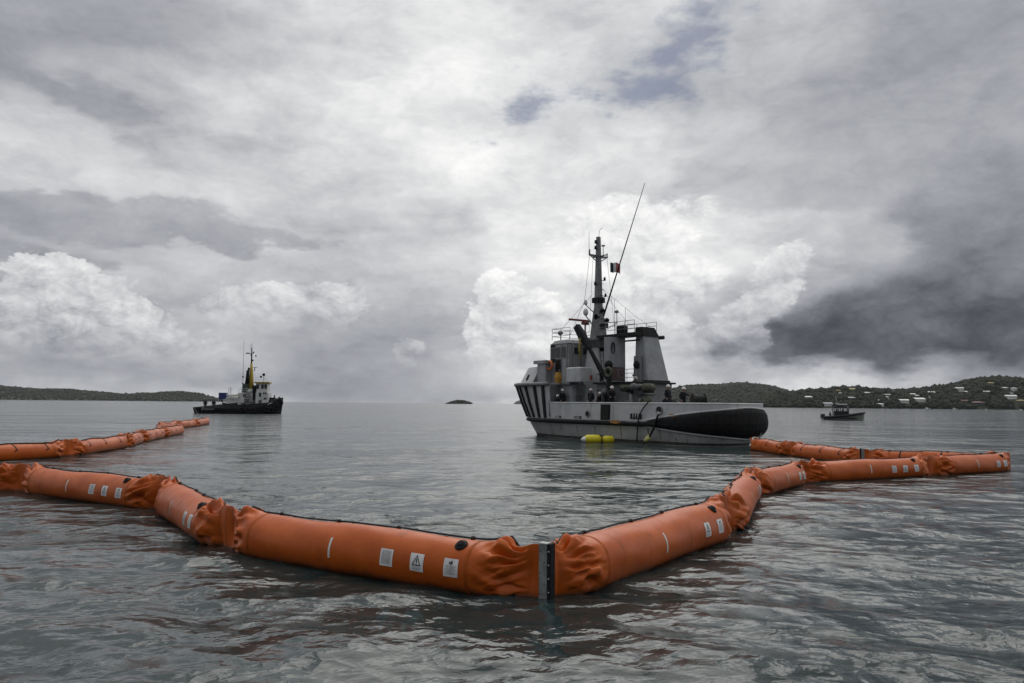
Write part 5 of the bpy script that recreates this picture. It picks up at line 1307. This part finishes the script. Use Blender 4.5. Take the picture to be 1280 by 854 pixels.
def wood(name, land, n, mt, smin, smax, seed, keep=lambda x, y: True, vmax=.62):
    """a far wood that reads as one mass: many small uneven leaf clumps on the ground of the hill"""
    r = np.random.RandomState(seed)
    bm = bmesh.new(); bmesh.ops.create_icosphere(bm, subdivisions=1, radius=1.0); base = np.array([v.co[:] for v in bm.verts]); tri = np.array([[v.index for v in f.verts] for f in bm.faces]); bm.free()
    V = []; F = []; k = 0
    xs = r.uniform(land.x0, land.x1, n); vs = r.uniform(.005, vmax, n)**.9; ys = land.y0+land.depth*vs; zs = land.height(xs, ys)
    for i in range(n):
        if zs[i] < -.9 or not keep(xs[i], ys[i]): continue
        sz = r.uniform(smin, smax)*(1.35 if r.rand() < .12 else 1); q = base*(1+r.uniform(-.32, .32, (len(base), 1)))*np.array([1, 1, r.uniform(.6, 1.0)])*sz
        V.append(q+np.array([xs[i], ys[i], zs[i]+sz*.45])); F.append(tri+k); k += len(base)
    V = np.concatenate(V); F = np.concatenate(F)
    me = bpy.data.meshes.new(name); me.vertices.add(len(V)); me.vertices.foreach_set('co', V.astype(np.float32).ravel())
    me.loops.add(F.size); me.loops.foreach_set('vertex_index', F.astype(np.int32).ravel()); me.polygons.add(len(F)); me.polygons.foreach_set('loop_start', np.arange(0, F.size, 3, dtype=np.int32))
    me.materials.append(mt); me.update(calc_edges=True)
    o = link(bpy.data.objects.new(name, me)); tag(o, kind='stuff'); return o
isl = Land('island_hills', [(-260, 488), (-150, 481), (-60, 480), (0, 484), (18, 485.2), (40, 487), (60, 488.6), (76, 487), (92, 488.5), (112, 490.5), (132, 492), (150, 494.3), (162, 494.2), (180, 493.3), (200, 492.6), (215, 491.2), (228, 490.6), (240, 492.5), (250, 496), (257, 499.5), (262, 501.2)], 2500, 700, 3, M_('far_scrub'), amp=.05)
tag(wood('island_scrub', isl, 8000, M_('far_scrub'), 2.5, 4.5, 4), 'grey-green scrub covering the low island', 'scrub')
i2 = Land('islet', [(559, 505), (563, 503.6), (568, 502.2), (575, 501.4), (581, 502.2), (586, 503.6), (590, 505)], 2300, 120, 5, M_('shore_wood'), amp=.02, nu=40, nv=14)
tag(wood('islet_scrub', i2, 350, M_('shore_wood'), 1.5, 3.0, 6), 'dark scrub on the lone low islet', 'scrub')
i3 = Land('islet', [(642, 505), (645, 502), (650, 500.4), (660, 500), (676, 501), (690, 504.5)], 3600, 250, 7, M_('far_scrub'), amp=.02, nu=40, nv=14)
hillg = Land('hill', [(790, 506), (815, 497), (832, 491), (845, 486.5), (858, 483.5), (872, 482.6), (888, 482.5), (905, 481.8), (916, 480.6), (926, 480.2), (936, 482), (948, 483), (960, 485), (972, 489), (985, 494), (1010, 500), (1040, 507)], 2300, 700, 8, M_('far_scrub'), amp=.05)
tag(wood('hill_scrub', hillg, 8000, M_('far_scrub'), 2.5, 5.0, 9), 'grey-green scrub on the hill behind the ship', 'scrub')
near = Land('shore_hills', [(905, 508.5), (925, 505.5), (945, 502), (965, 496), (982, 493.5), (1000, 493), (1012, 491.5), (1030, 491), (1045, 488.5), (1060, 488), (1072, 489), (1085, 490), (1100, 490.5), (1115, 491), (1130, 491), (1150, 490.5), (1165, 488.5), (1180, 487), (1195, 485), (1210, 481.5), (1222, 477.5), (1235, 476), (1248, 474.8), (1258, 475.3), (1268, 477.5), (1285, 479), (1330, 476), (1400, 480), (1500, 486)], 1250, 360, 11, M_('hill_ground'), amp=.08, nu=240, nv=40)
# houses first, so the wood leaves their plots open
mat('house_wall', (.17, .16, .14), .8, var=.15, vscale=.4); mat('house_white', (.80, .80, .78), .7, var=.08, vscale=.4)
mat('roof_pale', (.76, .76, .75), .5, var=.12, vscale=.3); mat('roof_grey', (.34, .35, .36), .5, var=.15, vscale=.3)
mat('roof_red', (.20, .10, .08), .7, var=.2, vscale=.3); mat('roof_ochre', (.40, .33, .14), .7, var=.2, vscale=.3); mat('house_dark', (.05, .05, .05), .6)
PLOTS = []
def place(px, py):
    """find where the line of sight first meets the near hill"""
    best = None
    for v in np.linspace(.01, .44, 160):
        y = near.y0+near.depth*v; p = at_d(px, py, y); h = float(near.height(np.array([p.x]), np.array([y]))[0])
        if p.z <= h: return Vector((p.x, y, h))
        if best is None or p.z-h < best[0]: best = (p.z-h, Vector((p.x, y, h)))
    return best[1]
def house(px, py, wpx, roof, wall, hip, label, floors=1):
    p = place(px, py+1.0); y = p.y; w = wpx*y/FPX; d = max(6, w*.6); h = 2.6*floors+.6; rz = rsl.uniform(-.35, .35)
    PLOTS.append((p.x, y, w))
    t = empty('house', p, rz=rz); tag(t, label, 'house', 'houses on the wooded shore')
    x, yy = w/2, d/2
    part('wall', M_(wall), lambda m: m.box((-x, -yy, -2.5), (x, yy, h)), t)
    def rf(m):
        o = .7; rh = min(2.6, d*.22)
        if hip: m.loft([[(-x-o, -yy-o, h), (x+o, -yy-o, h), (x+o, yy+o, h), (-x-o, yy+o, h)], [(-x-o, -yy-o, h+.2), (x+o, -yy-o, h+.2), (x+o, yy+o, h+.2), (-x-o, yy+o, h+.2)], [(-x*.45, -.1, h+rh), (x*.45, -.1, h+rh), (x*.45, .1, h+rh), (-x*.45, .1, h+rh)]])
        else: m.loft([[(-x-o, -yy-o, h), (-x-o, yy+o, h), (-x-o, 0, h+rh)], [(x+o, -yy-o, h), (x+o, yy+o, h), (x+o, 0, h+rh)]])
    part('roof', M_(roof), rf, t)
    nw = max(2, int(w/3.0))
    for f in range(floors):
        for k in range(nw):
            cx = -x+(k+.5)*2*x/nw
            part('window', M_('house_dark'), lambda m: m.box((cx-.55, -yy-.06, f*2.6+.9), (cx+.55, -yy-.01, f*2.6+2.1)), t)
HS = [(1010, 498, 11, 'roof_pale', 'house_wall', 1, 'pale-roofed house standing alone in the woods next to the grey hill'),
 (1011, 505.5, 4.5, 'roof_pale', 'house_white', 1, 'small white house near the water below the lone pale roof'),
 (1034, 506, 11, 'roof_grey', 'house_white', 0, 'long low white building at the water edge beside the patrol boat'),
 (1047, 489.5, 8, 'roof_ochre', 'house_wall', 1, 'ochre-roofed house on the crest above the patrol boat'),
 (1064, 488, 12, 'roof_ochre', 'house_wall', 0, 'wide ochre-roofed house on the crest between two tall trees'),
 (1048, 493, 7, 'roof_grey', 'house_wall', 0, 'grey house just under the ochre roofs of the crest'),
 (1063, 499, 11, 'roof_grey', 'house_dark', 1, 'wide grey-roofed house halfway up above the patrol boat'),
 (1083, 492.5, 8, 'roof_pale', 'house_wall', 1, 'white-roofed house below the clump of crest trees'),
 (1108, 495, 8, 'roof_grey', 'house_wall', 0, 'grey-roofed house with a smaller pale one just below it'),
 (1107.5, 498, 4.5, 'roof_pale', 'house_white', 1, 'tiny pale house tucked under a grey-roofed one'),
 (1113, 490, 9, 'roof_grey', 'house_dark', 0, 'dark flat-looking house on the skyline'),
 (1100, 507, 7.5, 'house_white', 'house_white', 0, 'bright white boathouse on the shore line'),
 (1098, 502, 3.5, 'roof_pale', 'house_wall', 1, 'tiny pale hut above the white boathouse'),
 (1129, 502, 11.5, 'house_white', 'house_white', 0, 'long white house low on the slope'),
 (1141, 494, 7, 'house_white', 'house_white', 0, 'white gabled house near the crest'),
 (1146, 496, 4, 'roof_pale', 'house_wall', 1, 'little pale house touching the white gabled one'),
 (1148, 500.5, 14, 'roof_pale', 'house_white', 0, 'longest white building of the slope, two roofs deep'),
 (1163, 492, 11, 'roof_pale', 'house_wall', 0, 'pale-roofed house with a dark balcony near the crest'),
 (1160, 496.5, 5, 'roof_red', 'house_white', 1, 'small house with red roof below the pale-roofed balcony house'),
 (1178, 495, 2.5, 'house_white', 'house_white', 1, 'tiny white hut alone on the dark slope'),
 (1199, 488.5, 9, 'house_white', 'house_white', 0, 'tall white house of two storeys on the shoulder of the hill', 2),
 (1206, 491, 5, 'house_white', 'house_white', 0, 'white annexe beside the tall white house'),
 (1233, 491, 7, 'roof_pale', 'house_wall', 0, 'pale roof alone under the hill top'),
 (1238.5, 480.5, 9, 'roof_ochre', 'house_wall', 0, 'ochre-roofed house highest on the hill'),
 (1256, 486.5, 8, 'roof_pale', 'house_wall', 0, 'thin pale roof high on the right hill'),
 (1267.5, 487, 6, 'roof_pale', 'house_white', 1, 'white-roofed house next to the thin pale roof'),
 (1264, 493.5, 7, 'roof_grey', 'house_wall', 1, 'grey house between two pale roofs on the right hill'),
 (1263, 497, 12, 'house_white', 'house_white', 0, 'wide bright white house on the right hill slope'),
 (1260, 500, 4, 'roof_grey', 'house_white', 1, 'small grey house under the wide white one'),
 (1276, 502.5, 9, 'roof_ochre', 'house_wall', 1, 'yellow-roofed house low on the right slope'),
 (1222, 505, 13, 'roof_red', 'house_dark', 1, 'reddish-roofed long house low by the shore'),
 (1203, 502.5, 10, 'roof_red', 'house_dark', 0, 'dull red roof among trees low on the slope')]
for h_ in HS: house(*h_[:7], floors=h_[7] if len(h_) > 7 else 1)
PL = np.array(PLOTS)
def open_plot(x, y):
    # keep the view of each house open: nothing directly on it or on the ground just in front
    dx = np.abs(PL[:, 0]-x); dy = PL[:, 1]-y
    return not np.any((dx < PL[:, 2]*.55+1.0) & (dy > -6) & (dy < 24))
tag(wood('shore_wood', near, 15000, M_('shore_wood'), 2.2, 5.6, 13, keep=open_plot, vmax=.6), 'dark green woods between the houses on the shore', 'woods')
# single trees that break the skyline
def tree(px, py, hpx, wpx, label):
    """px,py = crown top"""
    y = near.y0+near.depth*.43; p = at_d(px, py, y); x = p.x; zg = float(near.height(np.array([x]), np.array([y]))[0])
    H = max(p.z-zg, hpx*y/FPX); w = wpx*y/FPX/2
    t = empty('tree', (x, y, p.z-H)); tag(t, label, 'tree', 'trees on the shore skyline')
    part('trunk', M_('hill_ground'), lambda m: (m.tube([(0, 0, -1), (.2, 0, H*.5), (0, .1, H*.8)], [.45, .3, .12], 6), m.tube([(.2, 0, H*.5), (w*.5, 0, H*.75)], [.2, .08], 5), m.tube([(.1, 0, H*.45), (-w*.5, .2, H*.7)], [.2, .08], 5)), t)
    r = random.Random(int(px)); m = MB()
    for i in range(150):
        a = r.uniform(0, 6.28); ph = r.uniform(-.5, 1); rr_ = r.uniform(.35, 1)*w*(1-.35*max(0, ph)); c = Vector((rr_*math.cos(a), rr_*math.sin(a), H*.62+ph*H*.36)); s_ = r.uniform(.5, 1.0)
        n = Vector((r.gauss(0, 1), r.gauss(0, 1), r.gauss(0, 1))).normalized(); u = n.orthogonal().normalized()*s_; v = n.cross(u)
        m.add([c+u, c+v, c-u*.9, c-v*1.1], [(0, 1, 2, 3)])
    m.build('crown', M_('shore_wood'), t)
for q in ((1057, 483, 6, 4.5, 'small pointed tree on the crest beside the wide ochre roof'), (1072, 483.5, 7, 7, 'round tall tree on the crest at the end of the ochre roof'), (1085, 486.5, 6, 9, 'broad tree above the white-roofed house'), (1098, 485, 8, 6.5, 'tall dark tree standing free on the skyline'),
          (1120, 487, 5, 4, 'small skyline tree beside the dark flat house'), (1132, 486.5, 6, 5, 'bushy skyline tree above the white gabled house'), (1153, 485.5, 7, 4.5, 'slim tall tree before the pale-roofed balcony house'), (1206, 480.5, 5, 6, 'dark tree over the tall white house'), (1035, 488.5, 5, 9, 'low broad tree at the start of the crest'), (1012, 489, 5, 8, 'low round tree above the lone pale roof')):
    tree(*q)
# small moored craft along the far shore
def skiff(px, py, w, label):
    p = on_z(px, py, 0); w = w*p.y/FPX; t = empty('moored_boat', (p.x, p.y, 0), rz=rsl.uniform(-.4, .4)); tag(t, label, 'boat', 'small boats moored off the far shore')
    part('hull', M_('house_white'), lambda m: m.loft([[(-w*.42, -w*.10, -.2), (w*.35, -w*.08, -.2), (w*.45, 0, -.2), (w*.35, w*.08, -.2), (-w*.42, w*.10, -.2)], [(-w*.5, -w*.16, w*.14), (w*.35, -w*.14, w*.15), (w*.55, 0, w*.2), (w*.35, w*.14, w*.15), (-w*.5, w*.16, w*.14)]]), t)
    part('cabin', M_('house_white'), lambda m: taper(m, (-w*.25, w*.18, -w*.10, w*.10), (-w*.2, w*.10, -w*.08, w*.08), w*.13, w*.36, .05), t)
skiff(1193, 512.2, 6, 'larger white motor boat moored off the dull red roof'); skiff(1159, 512, 7, 'white boat moored before the small red-roofed house')
skiff(1233, 512.8, 4, 'small white boat moored off the reddish long house'); skiff(1276, 513.3, 5, 'small white boat moored below the yellow-roofed house')
# ------------------------------------------------------------------ humid air
def haze():
    m = bpy.data.materials.new('haze_air'); m.use_nodes = True; nt = m.node_tree; nt.nodes.clear()
    v = nt.nodes.new('ShaderNodeVolumePrincipled'); v.inputs['Color'].default_value = (.86, .90, .95, 1); v.inputs['Density'].default_value = HAZE_D; v.inputs['Anisotropy'].default_value = .2
    o = nt.nodes.new('ShaderNodeOutputMaterial'); nt.links.new(v.outputs[0], o.inputs['Volume'])
    b = MB(); b.box((-6900, -6900, -4.5), (6900, 6900, 130)); q = b.build('haze', m); tag(q, 'thin humid haze over the bay', 'haze', kind='stuff')
HAZE_D = .000035
if HAZE_D: haze()
